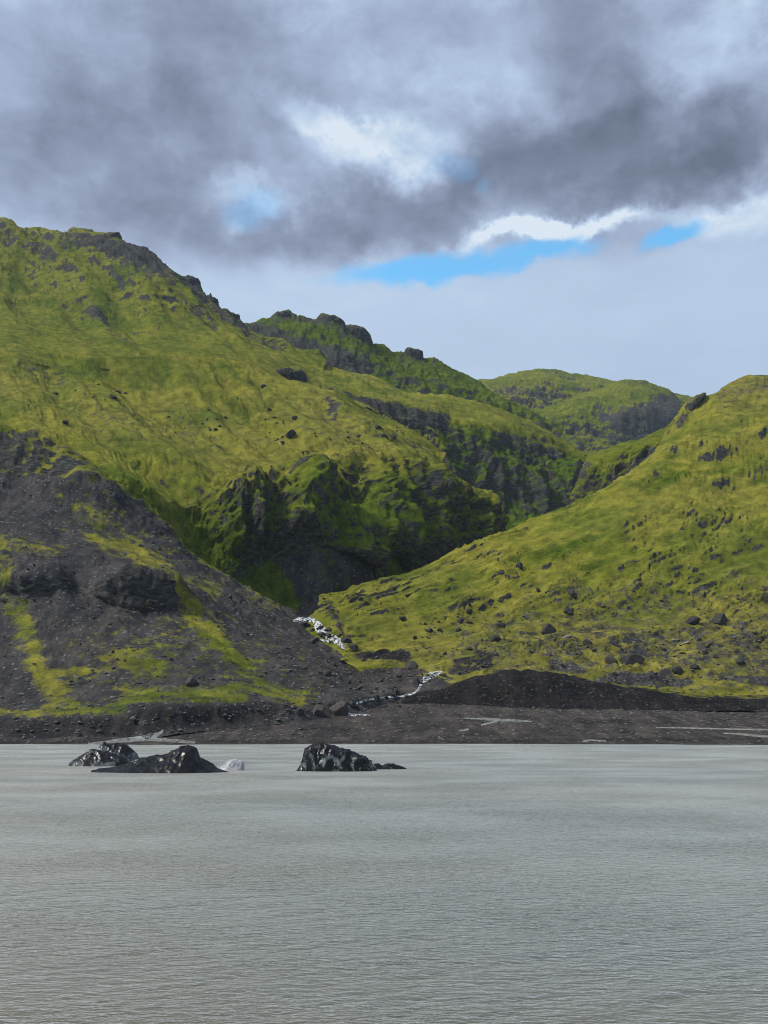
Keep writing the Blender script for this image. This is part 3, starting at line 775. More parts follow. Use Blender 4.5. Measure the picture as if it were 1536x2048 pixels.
# ---- dark moraine bank on the right shore
terrain('moraine_bank', [
    ([(800, 1405, 380), (850, 1410, 380), (900, 1416, 378), (1100, 1420, 374), (1300, 1424, 372), (1536, 1428, 370), (1880, 1432, 368)], dict(rough=.05)),
    ([(812, 1398, 385), (860, 1398, 386), (920, 1398, 386), (1100, 1402, 383), (1300, 1412, 380), (1536, 1418, 378), (1880, 1424, 376)], dict(rough=.2, cliff=.06)),
    ([(820, 1394, 389), (870, 1388, 390), (950, 1362, 396), (1020, 1350, 396), (1080, 1348, 396), (1160, 1358, 394), (1250, 1378, 392), (1400, 1394, 388), (1536, 1398, 386), (1880, 1405, 385)], dict(rough=.2, cliff=.05)),
    ([(825, 1391, 394), (875, 1383, 395), (950, 1353, 402), (990, 1346, 403), (1030, 1338, 403), (1090, 1339, 403), (1170, 1352, 401), (1250, 1371, 398), (1400, 1389, 395), (1536, 1392, 393), (1880, 1400, 392)], dict(rough=.15, cliff=.02, smooth=10)),
], strokes=[('dark', [(700, 1300), (2000, 1300), (2000, 1460), (700, 1460)], 4, 2, 1), ('moss', [(1170, 1353, 3), (1250, 1371, 5), (1400, 1389, 4), (1536, 1393, 4), (1880, 1400, 5)], 4, 6, .7), ('moss', [(860, 1386, 3), (930, 1362, 3)], 4, 5, .5)], streak=(1, 0, -.2), stretch=3, seed=10, amp=.8, big=.5, lumps=.9, scarp=1.0, flute=.6, back=(25, -14))
# ---- gravel shore
terrain('gravel_beach', [
    ([(-320, 1500, 262), (0, 1497, 264), (400, 1496, 262), (850, 1494, 264), (1200, 1491, 268), (1880, 1488, 272)], dict(rough=0, smooth=10)),
    ([(-320, 1489, 277), (0, 1488, 279), (150, 1484.5, 283), (300, 1482, 288), (420, 1483, 288), (560, 1485, 285), (850, 1487.0, 280.5), (1000, 1485, 284), (1200, 1482.5, 287), (1540, 1478.5, 292), (1880, 1476, 296)], dict(rough=0, smooth=10)),
    ([(-320, 1478, 290), (0, 1477, 292), (300, 1471, 300), (560, 1455, 318), (850, 1446, 328), (1200, 1450, 326), (1536, 1455, 326), (1880, 1458, 326)], dict(rough=.02)),
    ([(-320, 1460, 305), (0, 1460, 305), (300, 1458, 312), (560, 1438, 338), (700, 1420, 360), (850, 1412, 372), (1100, 1424, 365), (1536, 1432, 360), (1880, 1438, 358)], dict(rough=.03)),
    ([(-320, 1450, 320), (0, 1450, 320), (300, 1445, 330), (560, 1415, 370), (700, 1395, 395), (850, 1390, 400), (1100, 1405, 392), (1536, 1415, 385), (1880, 1420, 382)], dict(rough=.06)),
    ([(-320, 1440, 340), (0, 1440, 340), (300, 1420, 360), (560, 1372, 420), (700, 1345, 448), (850, 1352, 440), (1100, 1380, 420), (1536, 1400, 410), (1880, 1400, 405)], dict(rough=.1)),
    ([(-320, 1430, 360), (0, 1420, 370), (300, 1380, 410), (540, 1290, 510), (640, 1268, 540), (760, 1300, 500), (1000, 1340, 460), (1536, 1370, 440), (1880, 1380, 430)], dict(rough=.12)),
    ([(-320, 1420, 380), (0, 1400, 400), (300, 1330, 480), (520, 1248, 590), (620, 1236, 612), (760, 1255, 575), (1000, 1310, 500), (1536, 1360, 460), (1880, 1370, 450)], dict(rough=.12)),
], strokes=[('brown', [(-400, 1200), (2000, 1200), (2000, 1520), (-400, 1520)], 4, 2, 1.0), ('dark', [(500, 1200), (900, 1200), (800, 1330), (700, 1400), (500, 1380)], 20, 20, .5),
            ('dark', [(-320, 1489, 3), (0, 1487, 3), (300, 1482, 2), (850, 1486, 2.5), (1200, 1481, 2.5), (1880, 1475, 3)], 3, 1, .7),
            ('dark', [(575, 1459, 1.5), (640, 1457, 2.5), (715, 1457, 1.5)], 2, 2, .8), ('dark', [(765, 1459, 1), (830, 1458, 2), (880, 1457, 1)], 2, 2, .7), ('dark', [(1090, 1440, 1), (1200, 1444, 2), (1350, 1446, 1.5)], 2, 2, .8), ('dark', [(900, 1470, 1), (1000, 1468, 2)], 2, 2, .6), ('moss', [(640, 1325, 6), (760, 1322, 12), (830, 1330, 6)], 8, 10, .7)],
   streak=(1, 0, 0), stretch=4, step=2.6, seed=11, amp=.35, big=.1, lumps=.25, scarp=.5, back=None)


# ------------------------------------------------------------------ lake
def mat_water():
    """silty water, hill and cloud tint painted in, under a wind-rippled surface"""
    m, k = new_mat('lake_water')
    out = k.n('ShaderNodeOutputMaterial')
    geo = k.n('ShaderNodeNewGeometry')
    pos = geo.outputs['Position']
    refl_tint = k.noise(k.vmath('MULTIPLY', pos, (0.008, 0.022, 1)), 1.0, 4, 0.5)  # brown and blue of reflected hill and cloud, painted into the body colour
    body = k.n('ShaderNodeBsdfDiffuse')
    k.l(k.ramp(refl_tint, [(0.38, (0.096, 0.088, 0.062)), (0.62, (0.066, 0.080, 0.076))]), body.inputs['Color'])

    def ripple(deg, sx, sy, det):
        mp = k.n('ShaderNodeMapping')
        k.l(pos, mp.inputs[0])
        mp.inputs['Rotation'].default_value = (0, 0, math.radians(deg))
        mp.inputs['Scale'].default_value = (sx, sy, 1)
        return k.noise(mp.outputs[0], 1.0, det, 0.5, 0.35)
    h = k.math('MULTIPLY_ADD', ripple(-38, 2.6, 7.5, 3), 0.5, ripple(-28, 1.1, 3.3, 3))
    gust = k.noise(k.vmath('MULTIPLY', pos, (0.045, 0.075, 1)), 1.0, 3, 0.55)
    h = k.math('MULTIPLY', h, k.math('MULTIPLY_ADD', k.smooth(gust, 0.3, 0.7), 0.75, 0.5))
    bm = k.n('ShaderNodeBump')
    bm.inputs['Strength'].default_value = 1.0
    bm.inputs['Distance'].default_value = 0.22
    k.l(h, bm.inputs['Height'])
    gl = k.n('ShaderNodeBsdfGlossy', distribution='MULTI_GGX')
    gl.inputs['Color'].default_value = (0.98, 0.98, 0.94, 1)
    gl.inputs['Roughness'].default_value = 0.5
    fr = k.n('ShaderNodeFresnel')
    fr.inputs['IOR'].default_value = 1.42
    k.l(bm.outputs[0], body.inputs['Normal'])
    bm2 = k.n('ShaderNodeBump')
    bm2.inputs['Distance'].default_value = 0.15
    k.l(h, bm2.inputs['Height'])
    k.l(bm2.outputs[0], fr.inputs['Normal'])
    mx = k.n('ShaderNodeMixShader')
    k.l(fr.outputs[0], mx.inputs[0])
    k.l(body.outputs[0], mx.inputs[1])
    k.l(gl.outputs[0], mx.inputs[2])
    k.l(mx.outputs[0], out.inputs[0])
    return m


def build_lake():
    """silty lake, the wind chop is real relief"""
    ys = [9.0]
    while ys[-1] < 330:
        ys.append(ys[-1] * 1.0052)
    ys = np.array(ys)
    tx = np.linspace(-0.68, 0.68, 480)
    gx = ys[:, None] * tx[None]
    gy = ys[:, None] + 0 * gx
    Z = 0 * gx
    flat = np.stack([gx.ravel(), gy.ravel(), 0 * gx.ravel()], -1)
    dist = gy.ravel()
    gust = np.clip(0.75 + 0.9 * fbm(flat * np.array([1, 2.2, 1]), 38.0, 3, 0.5, off=3.3), 0.35, 1.3)
    Zr = np.zeros(len(flat), np.float32)
    for i, (lam, slope, deg) in enumerate([(0.28, .22, -26), (0.45, .22, -38), (0.8, .16, -24), (1.6, .10, -30), (3.2, .05, -26)]):
        a = math.radians(deg)
        u = flat[:, 0] * math.cos(a) - flat[:, 1] * math.sin(a)
        v = flat[:, 0] * math.sin(a) + flat[:, 1] * math.cos(a)
        keep = sstep(lam / (0.0052 * dist), 2.2, 4.5)
        keep *= 1.0 if lam < 1 else (0.15 + 0.85 * sstep(dist, 35.0 * lam, 75.0 * lam))
        m = keep > 0.001
        n = gnoise(np.stack([u[m] / (lam * 3.6), v[m] / lam, np.full(m.sum(), i * 7.7)], -1))
        n = n + 0.35 * (0.4 - np.abs(n))
        Zr[m] += n * keep[m] * lam * slope * 0.5 * gust[m]
    P = flat.copy()
    P[:, 2] = Zr
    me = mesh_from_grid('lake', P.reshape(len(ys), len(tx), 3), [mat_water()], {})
    o = link('lake', me)
    o['kind'] = 'structure'


build_lake()

rnd = random.Random(5)
nrg = np.random.default_rng(11)
bpy.context.view_layer.update()
DEPS = bpy.context.evaluated_depsgraph_get()


def sight(px, py):
    """where the sight line through a photo pixel meets the ground"""
    p = at(px, py, 1.0) - np.array([0, 0, CAM_Z])
    d = Vector(p).normalized()
    hit, loc, nor, _, ob, _ = scene.ray_cast(DEPS, Vector((0, 0, CAM_Z)), d)
    return (loc, nor, ob) if hit else (None, None, None)


def tag(o, label, cat, group=None):
    o['label'] = label
    o['category'] = cat
    if group:
        o['group'] = group
    return o


# ------------------------------------------------------------------ rock and ice materials
def mat_rock(name, c0, c1, c2, moss=0.0, scale=0.5):
    m, k = new_mat(name)
    out = k.n('ShaderNodeOutputMaterial')
    bs = k.n('ShaderNodeBsdfPrincipled')
    k.l(bs.outputs[0], out.inputs[0])
    geo = k.n('ShaderNodeNewGeometry')
    pos = geo.outputs['Position']
    n1 = k.noise(pos, scale, 6, 0.65)
    col = k.ramp(n1, [(0.3, c0), (0.5, c1), (0.7, c2)])
    if moss:
        sep = k.n('ShaderNodeSeparateXYZ')
        k.l(geo.outputs['Normal'], sep.inputs[0])
        w = k.math('ADD', sep.outputs[2], k.math('MULTIPLY_ADD', k.noise(pos, scale * 0.6, 4, 0.6), 1.2, -0.6))
        w = k.math('MULTIPLY', k.smooth(w, 0.45, 0.85), moss)
        mc = k.ramp(k.noise(pos, scale * 1.5, 3), [(0.3, (0.04, 0.055, 0.012)), (0.7, (0.12, 0.125, 0.022))])
        col = k.mix(w, col, mc)
    k.l(col, bs.inputs['Base Color'])
    bs.inputs['Roughness'].default_value = 0.9
    bs.inputs['Specular IOR Level'].default_value = 0.25
    bm = k.n('ShaderNodeBump')
    bm.inputs['Strength'].default_value = 0.8
    bm.inputs['Distance'].default_value = 0.5
    k.l(k.noise(pos, scale * 3, 5, 0.65), bm.inputs['Height'])
    k.l(bm.outputs[0], bs.inputs['Normal'])
    return m


M_CRAG = mat_rock('crag_rock', (0.010, 0.012, 0.012), (0.026, 0.027, 0.025), (0.055, 0.052, 0.046), 0.85, 0.12)
M_DARK = mat_rock('dark_boulder_rock', (0.014, 0.014, 0.015), (0.032, 0.031, 0.031), (0.060, 0.057, 0.054), 0.25, 0.7)
M_BROWN = mat_rock('brown_boulder_rock', (0.030, 0.026, 0.022), (0.060, 0.052, 0.046), (0.095, 0.084, 0.074), 0.0, 0.8)
M_PALE = mat_rock('pale_boulder_rock', (0.14, 0.13, 0.12), (0.22, 0.21, 0.19), (0.32, 0.30, 0.28), 0.1, 0.8)
M_MOSSY = mat_rock('mossy_boulder_rock', (0.016, 0.016, 0.015), (0.034, 0.034, 0.028), (0.06, 0.058, 0.046), 1.0, 0.6)
M_STONE = mat_rock('grey_stone', (0.045, 0.044, 0.043), (0.090, 0.087, 0.084), (0.19, 0.185, 0.178), 0.0, 0.55)


# ------------------------------------------------------------------ crags on the skyline
def outcrop(outline, Y, thick, label, seed, rough=1.0, mat=None):
    """a closed rock body with the given outline, real thickness front to back"""
    P = np.array(outline, float)
    P[P[:, 1] > P[:, 1].mean(), 1] += 12
    c = P.mean(0)
    nt, nf = 96, 40
    th = np.linspace(0, 2 * np.pi, nt, endpoint=False)
    r = np.zeros(nt)
    for i, t_ in enumerate(th):
        d = np.array([math.cos(t_), math.sin(t_)])
        best = 1.0
        for a, b in zip(P, np.roll(P, -1, 0)):
            e = b - a
            den = d[0] * e[1] - d[1] * e[0]
            if abs(den) < 1e-9:
                continue
            w = a - c
            tt = (w[0] * e[1] - w[1] * e[0]) / den
            ss = (w[0] * d[1] - w[1] * d[0]) / den
            if tt > 0 and -1e-6 <= ss <= 1 + 1e-6:
                best = max(best, tt)
        r[i] = best
    ph = np.linspace(0, np.pi, nf)
    s = np.sin(ph) ** 0.75
    px = c[0] + s[:, None] * r[None] * np.cos(th)[None]
    py = c[1] + s[:, None] * r[None] * np.sin(th)[None]
    dep = Y - thick * np.cos(ph)[:, None] + 0 * px
    flat_ = at(px, py, np.full(px.shape, Y))            # outline at its own distance
    flat_[..., 1] = dep
    V = flat_.reshape(-1, 3)
    ctr = V.mean(0)
    n = V - ctr
    n /= np.maximum(np.linalg.norm(n, axis=1, keepdims=True), 1e-6)
    sc = r.mean() * Y / F
    dd = 0.42 * sc * rough * fbm(V * np.array([1, 1, .6]), sc * 0.9, 5, 0.6, ridged=True, off=seed) + 0.16 * sc * rough * fbm(V, sc * 0.25, 3, 0.6, off=seed + 4)
    V = V + n * (dd - 0.12 * sc)[:, None]
    me = bpy.data.meshes.new('rock_outcrop')
    faces = []
    for i in range(nf - 1):
        for j in range(nt):
            a, b = i * nt + j, i * nt + (j + 1) % nt
            faces.append((a, a + nt, b + nt, b))
    me.from_pydata(V.tolist(), [], faces)
    me.polygons.foreach_set('use_smooth', np.full(len(faces), True))
    me.materials.append(mat or M_CRAG)
    o = link('rock_outcrop', me)
    tag(o, label, 'rock outcrop', 'crags along the skyline')
    return o


outcrop([(128, 492), (130, 480), (140, 474), (150, 472), (158, 478), (166, 488), (168, 505), (160, 515), (140, 508)], 1322, 14, 'rounded dark knob of rock at left end of the skyline crags', 1, .6)
outcrop([(160, 488), (175, 477), (200, 471), (225, 469), (242, 468), (242, 478), (240, 484), (252, 487), (255, 494), (253, 508), (240, 512), (215, 508), (185, 504)], 1318, 20, 'overhanging flat-topped crag with a grassy back, biggest on the left skyline', 2, .45)
outcrop([(272, 520), (278, 514), (284, 506), (293, 503), (302, 506), (305, 516), (318, 523), (322, 532), (300, 536), (278, 530)], 1302, 12, 'small knobbly rock tower right of the overhanging crag', 3, .9)
outcrop([(335, 556), (358, 552), (372, 557), (378, 554), (398, 563), (402, 575), (406, 592), (398, 600), (370, 590), (345, 572)], 1282, 16, 'dark blocky crag with a steep right face, midway down the left skyline', 4, .7)
outcrop([(405, 600), (412, 594), (419, 592), (422, 586), (424, 595), (434, 600), (442, 616), (438, 624), (418, 614)], 1270, 10, 'crag with one thin rock finger, below the dark blocky crag', 5, .7)
outcrop([(442, 624), (455, 619), (465, 628), (478, 632), (488, 644), (486, 652), (465, 644)], 1255, 10, 'lowest low crag of the left skyline next to the far ridge', 6, .8)
outcrop([(545, 640), (552, 630), (560, 626), (574, 624), (580, 629), (584, 640), (565, 650)], 1495, 12, 'jagged crag at the top left of the dark far ridge', 7, .8)
outcrop([(640, 642), (655, 633), (668, 634), (686, 643), (688, 654), (665, 658), (646, 652)], 1495, 14, 'crag on the middle of the dark far ridge', 8, .8)
outcrop([(690, 656), (700, 651), (712, 652), (730, 661), (739, 670), (741, 690), (730, 696), (712, 680), (694, 668)], 1492, 14, 'crag with a steep right end on the dark far ridge', 9, .7)
outcrop([(805, 710), (808, 700), (818, 695), (830, 698), (845, 703), (848, 718), (835, 722), (815, 718)], 1532, 12, 'round rock knob standing alone on the right of the far ridge', 10, .5)
outcrop([(874, 732), (878, 727), (885, 729), (890, 736), (884, 742)], 1540, 6, 'tiny rock tooth low on the far ridge beside the pale sky', 11, .7)
outcrop([(528, 745), (548, 740), (600, 743), (607, 749), (612, 764), (600, 762), (575, 757), (548, 750)], 1000, 12, 'small dark cliff block cut into the upper grassy bench', 12, 1.0)
outcrop([(1252, 975), (1262, 948), (1280, 925), (1300, 912), (1312, 914), (1300, 935), (1285, 955), (1265, 975)], 790, 12, 'smooth dark rock slab leaning on the right hand ridge', 14, .4)
outcrop([(1346, 850), (1350, 832), (1372, 806), (1392, 792), (1412, 786), (1405, 802), (1384, 820), (1375, 842), (1360, 858)], 812, 12, 'dark cliff nose left of the right hand summit', 15, .7)


# ------------------------------------------------------------------ boulders
def boulder_mesh(name, seed, mat, sub=3):
    import bmesh
    bm = bmesh.new()
    bmesh.ops.create_icosphere(bm, subdivisions=sub, radius=1.0)
    r = random.Random(seed)
    V = np.array([v.co[:] for v in bm.verts])
    for _ in range(14):
        n = np.array([r.gauss(0, 1), r.gauss(0, 1), r.gauss(0, 1)])
        n /= np.linalg.norm(n)
        k = r.uniform(0.42, 0.8)
        over = np.maximum(V @ n - k, 0)
        V -= np.outer(over * 0.9, n)
    V *= (1 + 0.12 * fbm(V, 0.9, 4, 0.55, off=seed))[:, None]
    V *= np.array([r.uniform(.9, 1.15), r.uniform(.8, 1.0), r.uniform(.7, .95)])
    V /= np.abs(V[:, 0]).max()
    for v, c in zip(bm.verts, V):
        v.co = c
    me = bpy.data.meshes.new(name)
    bm.to_mesh(me)
    bm.free()
    me.materials.append(mat)
    return me


BM = {kk: [boulder_mesh('boulder', s + i * 10, mm) for s in range(n)] for i, (kk, mm, n) in enumerate(
    [('dark', M_DARK, 6), ('brown', M_BROWN, 4), ('pale', M_PALE, 3), ('mossy', M_MOSSY, 4)])}
COUNT = 0


def boulder(px, py, w, kind, label, group='boulders', aspect=1.0, variant=None, must=None):
    """w = width in photo pixels, (px, py) = middle of its foot"""
    loc, nor, ob = sight(px, py)
    if loc is None or (must and not ob.name.startswith(must)):
        return None
    rad = 0.5 * w * math.hypot(loc.y, loc.z) / F * 1.02
    me = BM[kind][(rnd.randrange(9) if variant is None else variant) % len(BM[kind])]
    o = link('boulder', me)
    o.location = loc + Vector((0, 0, rad * 0.14 * aspect))
    o.scale = (rad, rad * rnd.uniform(.8, 1.1), rad * aspect)
    o.rotation_euler = (rnd.uniform(-.25, .25), rnd.uniform(-.25, .25), rnd.uniform(0, 6.28))
    tag(o, label, 'boulder', group)
    return o


BOULDERS = [
    (580, 872, 25, 'dark', 'lone dark angular boulder on the moss bench above the gorge cliffs', 1.0),
    (1040, 1136, 20, 'dark', 'lone dark boulder on the bright green middle of the right slope', 1.1),
    (526, 775, 13, 'dark', 'small dark block on grass just below the small cliff block', 1.0),
    (381, 1369, 30, 'brown', 'pointed boulder sitting on the grey bench above the left shore bank', .95),
    (677, 1429, 44, 'brown', 'largest brown boulder at the mouth of the stream', .85),
    (635, 1428, 30, 'brown', 'rounded reddish boulder left of the largest one at the stream mouth', .9),
    (599, 1428, 20, 'dark', 'dark boulder second to the left of the largest one at the stream mouth', 1.0),
    (1265, 1328, 48, 'dark', 'biggest black boulder low on the right slope above the moraine bank', .8),
    (1225, 1326, 30, 'brown', 'brown boulder touching the left of the biggest black boulder', .8),
    (1355, 1344, 28, 'dark', 'black boulder right of the biggest black boulder, near the bank crest', .9),
    (1174, 1289, 25, 'brown', 'smooth round grey-brown boulder on the lower right slope', .85),
    (1135, 1275, 24, 'pale', 'largest pale boulder on the lower right slope', .7),
    (1097, 1261, 34, 'dark', 'wide dark boulder left of the largest pale one', .7),
    (1135, 1222, 20, 'dark', 'dark boulder above the largest pale boulder on the right slope', .9),
    (990, 1281, 30, 'dark', 'low dark boulder at the left of the lower right slope', .8),
    (1076, 1182, 15, 'dark', 'dark boulder below the lone one on the right slope', 1.0),
    (1142, 1185, 17, 'brown', 'half buried grey boulder on the middle of the right slope', .9),
    (1440, 1242, 36, 'dark', 'wide dark boulder on the right slope near the photo edge', .75),
    (1385, 1245, 34, 'dark', 'dark slab-like boulder on the right slope beside the wide one', .7),
    (1236, 1291, 13, 'pale', 'small white stone right of the smooth round boulder', .7),
    (1347, 1283, 14, 'pale', 'left one of two close pale stones on the right slope', .8),
    (1372, 1286, 16, 'pale', 'right one of two close pale stones on the right slope', .6),
    (1466, 1276, 9, 'pale', 'tiny pale stone near the right photo edge', .8),
    (1480, 1325, 22, 'dark', 'dark boulder near the right photo edge above the bank', .8),
    (1388, 1336, 20, 'dark', 'small dark boulder beside the black one near the bank crest', .8),
    (860, 1264, 16, 'dark', 'left dark boulder of a pair above the dark gravel patch', .9),
    (881, 1262, 13, 'dark', 'right dark boulder of a pair above the dark gravel patch', .9),
    (830, 1277, 12, 'dark', 'small dark boulder left of the pair above the dark gravel patch', .9),
    (693, 1281, 24, 'mossy', 'mossy boulder on the right bank of the white rapids', .8),
    (706, 1297, 22, 'dark', 'wet dark boulder just below the mossy one by the rapids', .8),
    (655, 1350, 22, 'dark', 'dark boulder at the foot of the left scree slope', .8),
    (765, 1343, 16, 'mossy', 'mossy boulder in the middle of the gravel between the stream arms', .8),
    (797, 1354, 14, 'mossy', 'small mossy boulder left of the white pool', .8),
    (750, 1397, 20, 'dark', 'dark boulder in the lower stream', .8),
    (705, 1412, 20, 'dark', 'dark boulder above the largest brown one at the stream', .8),
    (833, 1368, 22, 'dark', 'dark boulder on the left bank of the white pool', .9),
    (823, 1336, 30, 'brown', 'broad grey boulder upstream of the white pool', .8),
    (885, 1352, 14, 'dark', 'dark boulder on the right bank of the white pool', .8),
    (502, 1270, 10, 'pale', 'pinkish pale stone on the left scree slope', .6),
    (130, 846, 16, 'dark', 'dark boulder on moss above the black cliff at left', .9),
    (460, 1195, 14, 'dark', 'dark stone on the scree below the gorge cliffs', .9),
    (345, 1165, 16, 'dark', 'dark stone on the scree above the mossy overhang', .7),
    (225, 796, 16, 'dark', 'dark boulder on the upper left moss bench', .8),
    (590, 838, 16, 'dark', 'dark boulder up the bench from the lone angular one', .8),
    (680, 1272, 14, 'dark', 'dark wet boulder in the white rapids', .8),
    (612, 1252, 20, 'dark', 'black boulder splitting the top of the white rapids', .8),
    (640, 1258, 14, 'dark', 'black boulder in the middle of the white rapids', .8),
    (625, 1285, 26, 'dark', 'black boulder left of the white rapids', .7),
]
for (px, py, w, kd, lab, asp) in BOULDERS:
    boulder(px, py, w, kd, lab, 'boulders one can single out', asp)


def field(n, spots, wlo, whi, kinds, label, group, must=None):
    """boulders nobody could tell apart, spread round a few centres"""
    done = 0
    for _ in range(n * 4):
        if done >= n:
            break
        cx, cy, rx, ry = spots[rnd.randrange(len(spots))]
        px, py = rnd.gauss(cx, rx * .6), rnd.gauss(cy, ry * .6)
        if not (0 < px < 1536):
            continue
        w = wlo + (whi - wlo) * rnd.random() ** 2.2
        if boulder(px, py, w, rnd.choice(kinds), label, group, rnd.uniform(.6, .95), must=must):
            done += 1


field(48, [(1000, 1250, 180, 50), (1250, 1260, 250, 60), (850, 1240, 120, 30), (1400, 1300, 130, 40), (1100, 1300, 160, 25)], 6, 20, ['dark', 'dark', 'brown', 'mossy'],
      'one of the many small rocks scattered over the lower right mossy slope', 'rocks on the lower right slope', 'hillside')
field(8, [(1200, 1270, 250, 40)], 5, 9, ['pale'], 'one of the small pale stones scattered over the lower right slope', 'pale stones on the lower right slope', 'hillside')
field(50, [(400, 845, 150, 25), (640, 870, 120, 30), (220, 800, 130, 25), (740, 880, 70, 25)], 5, 13, ['dark', 'dark', 'mossy'],
      'one of the small dark rocks strewn along the moss bench above the cliffs', 'rocks on the moss bench', 'hillside')
field(60, [(760, 1375, 90, 22), (690, 1320, 40, 30), (720, 1410, 90, 16), (640, 1270, 40, 15)], 5, 16, ['dark', 'brown', 'brown', 'mossy'],
      'one of the many rocks lying in the stony bed of the stream', 'rocks in the stream bed')
field(26, [(640, 1262, 22, 10), (662, 1280, 16, 8), (800, 1392, 40, 4), (858, 1356, 12, 6)], 6, 13, ['dark'], 'one of the wet black rocks breaking the white water of the stream', 'wet rocks in the white water')
field(32, [(400, 1330, 200, 60), (560, 1330, 100, 40), (300, 1120, 140, 70)], 5, 12, ['dark', 'brown'],
      'one of the small rocks lying loose on the left scree slope', 'rocks on the left scree slope', 'scree_slope')


# ------------------------------------------------------------------ loose stones too small to count
def ico():
    t = (1 + 5 ** .5) / 2
    v = np.array([(-1, t, 0), (1, t, 0), (-1, -t, 0), (1, -t, 0), (0, -1, t), (0, 1, t), (0, -1, -t), (0, 1, -t), (t, 0, -1), (t, 0, 1), (-t, 0, -1), (-t, 0, 1)], float)
    v /= np.linalg.norm(v[0])
    f = np.array([(0, 11, 5), (0, 5, 1), (0, 1, 7), (0, 7, 10), (0, 10, 11), (1, 5, 9), (5, 11, 4), (11, 10, 2), (10, 7, 6), (7, 1, 8), (3, 9, 4), (3, 4, 2), (3, 2, 6), (3, 6, 8), (3, 8, 9), (4, 9, 5), (2, 4, 11), (6, 2, 10), (8, 6, 7), (9, 8, 1)])
    return v, f


def stones(name, src, weight, n, lo, hi, mat, label, power=3.0):
    d = ALL[src]
    vis = (d['px'] > -60) & (d['px'] < 1600)
    w = np.clip(weight(d), 0, None) * vis
    idx = nrg.choice(len(w), n, p=w / w.sum())
    P = d['pos'][idx] + nrg.normal(size=(n, 3)) * np.array([.8, .8, 0])
    s = lo + (hi - lo) * nrg.random(n) ** power
    v, f = ico()
    V = np.repeat(v[None], n, 0) * (1 + 0.3 * nrg.normal(size=(n, 12, 1)).clip(-1, 1))
    a = nrg.random(n) * 6.28
    ca, sa = np.cos(a), np.sin(a)
    x = V[..., 0] * ca[:, None] - V[..., 1] * sa[:, None]
    y = V[..., 0] * sa[:, None] + V[..., 1] * ca[:, None]
    V = np.stack([x, y, V[..., 2] * (0.3 + 0.35 * nrg.random((n, 1)))], -1) * s[:, None, None] + P[:, None, :]
    Fc = (f[None] + (np.arange(n) * 12)[:, None, None]).reshape(-1, 3)
    me = bpy.data.meshes.new(name)
    V = V.reshape(-1, 3)
    me.vertices.add(len(V))
    me.vertices.foreach_set('co', V.reshape(-1).astype(np.float32))
    me.loops.add(Fc.size)
    me.loops.foreach_set('vertex_index', Fc.reshape(-1).astype(np.int32))
    me.polygons.add(len(Fc))
    me.polygons.foreach_set('loop_start', np.arange(0, Fc.size, 3, dtype=np.int32))
    me.update(calc_edges=True)
    me.materials.append(mat)
    o = link(name, me)
    o['kind'] = 'stuff'
    tag(o, label, 'stones')


stones('loose_stones', 'scree_slope', lambda d: d['cov'][:, 1] * (d['cov'][:, 0] < .6) + .04, 3800, .14, 1.1, M_STONE, 'grey stones lying loose all over the left scree slope')
stones('loose_stones', 'scree_slope', lambda d: d['cov'][:, 1] * (d['cov'][:, 0] < .6) + .04, 1500, .12, .6, M_PALE, 'small pale stones sprinkled over the left scree slope')
stones('gravel', 'gravel_beach', lambda d: (d['pos'][:, 2] > .25) * (0.3 + sstep(d['py'], 1470, 1400)), 11000, .12, .9, M_STONE, 'grey and brown gravel covering the flat shore')
stones('loose_stones', 'moraine_bank', lambda d: 1.0 * (d['pos'][:, 2] > 3), 1800, .10, .6, M_STONE, 'stones stuck in the dark moraine bank')
stones('loose_stones', 'hillside.002', lambda d: d['cov'][:, 1] * (d['py'] > 1180) + .03 * (d['py'] > 1200), 3500, .15, 1.0, M_STONE, 'small stones in the moss of the lower right slope')


stones('loose_stones', 'gravel_beach', lambda d: (d['pos'][:, 2] > .25) * (0.3 + sstep(d['py'], 1470, 1400)), 3000, .08, .45, M_PALE, 'small pale stones sprinkled over the flat shore')
stones('loose_stones', 'moraine_bank', lambda d: 1.0 * (d['pos'][:, 2] > 3), 350, .08, .4, M_PALE, 'small pale stones in the dark moraine bank')
# ------------------------------------------------------------------ running water
def mat_stream(name, c0, c1, rough):
    m, k = new_mat(name)
    out = k.n('ShaderNodeOutputMaterial')
    bs = k.n('ShaderNodeBsdfPrincipled')
    k.l(bs.outputs[0], out.inputs[0])
    geo = k.n('ShaderNodeNewGeometry')
    n = k.noise(k.vmath('MULTIPLY', geo.outputs['Position'], (.8, .4, .5)), .9, 5, 0.65)
    k.l(k.ramp(n, [(0.44, c0), (0.55, c1)]), bs.inputs['Base Color'])
    bs.inputs['Roughness'].default_value = rough
    bm = k.n('ShaderNodeBump')
    bm.inputs['Strength'].default_value = 0.7
    bm.inputs['Distance'].default_value = 0.3
    k.l(n, bm.inputs['Height'])
    k.l(bm.outputs[0], bs.inputs['Normal'])
    return m


M_FOAM = mat_stream('white_water', (0.035, 0.04, 0.042), (0.50, 0.53, 0.55), 0.5)
M_RILL = mat_stream('stream_water', (0.16, 0.16, 0.15), (0.26, 0.27, 0.26), 0.25)


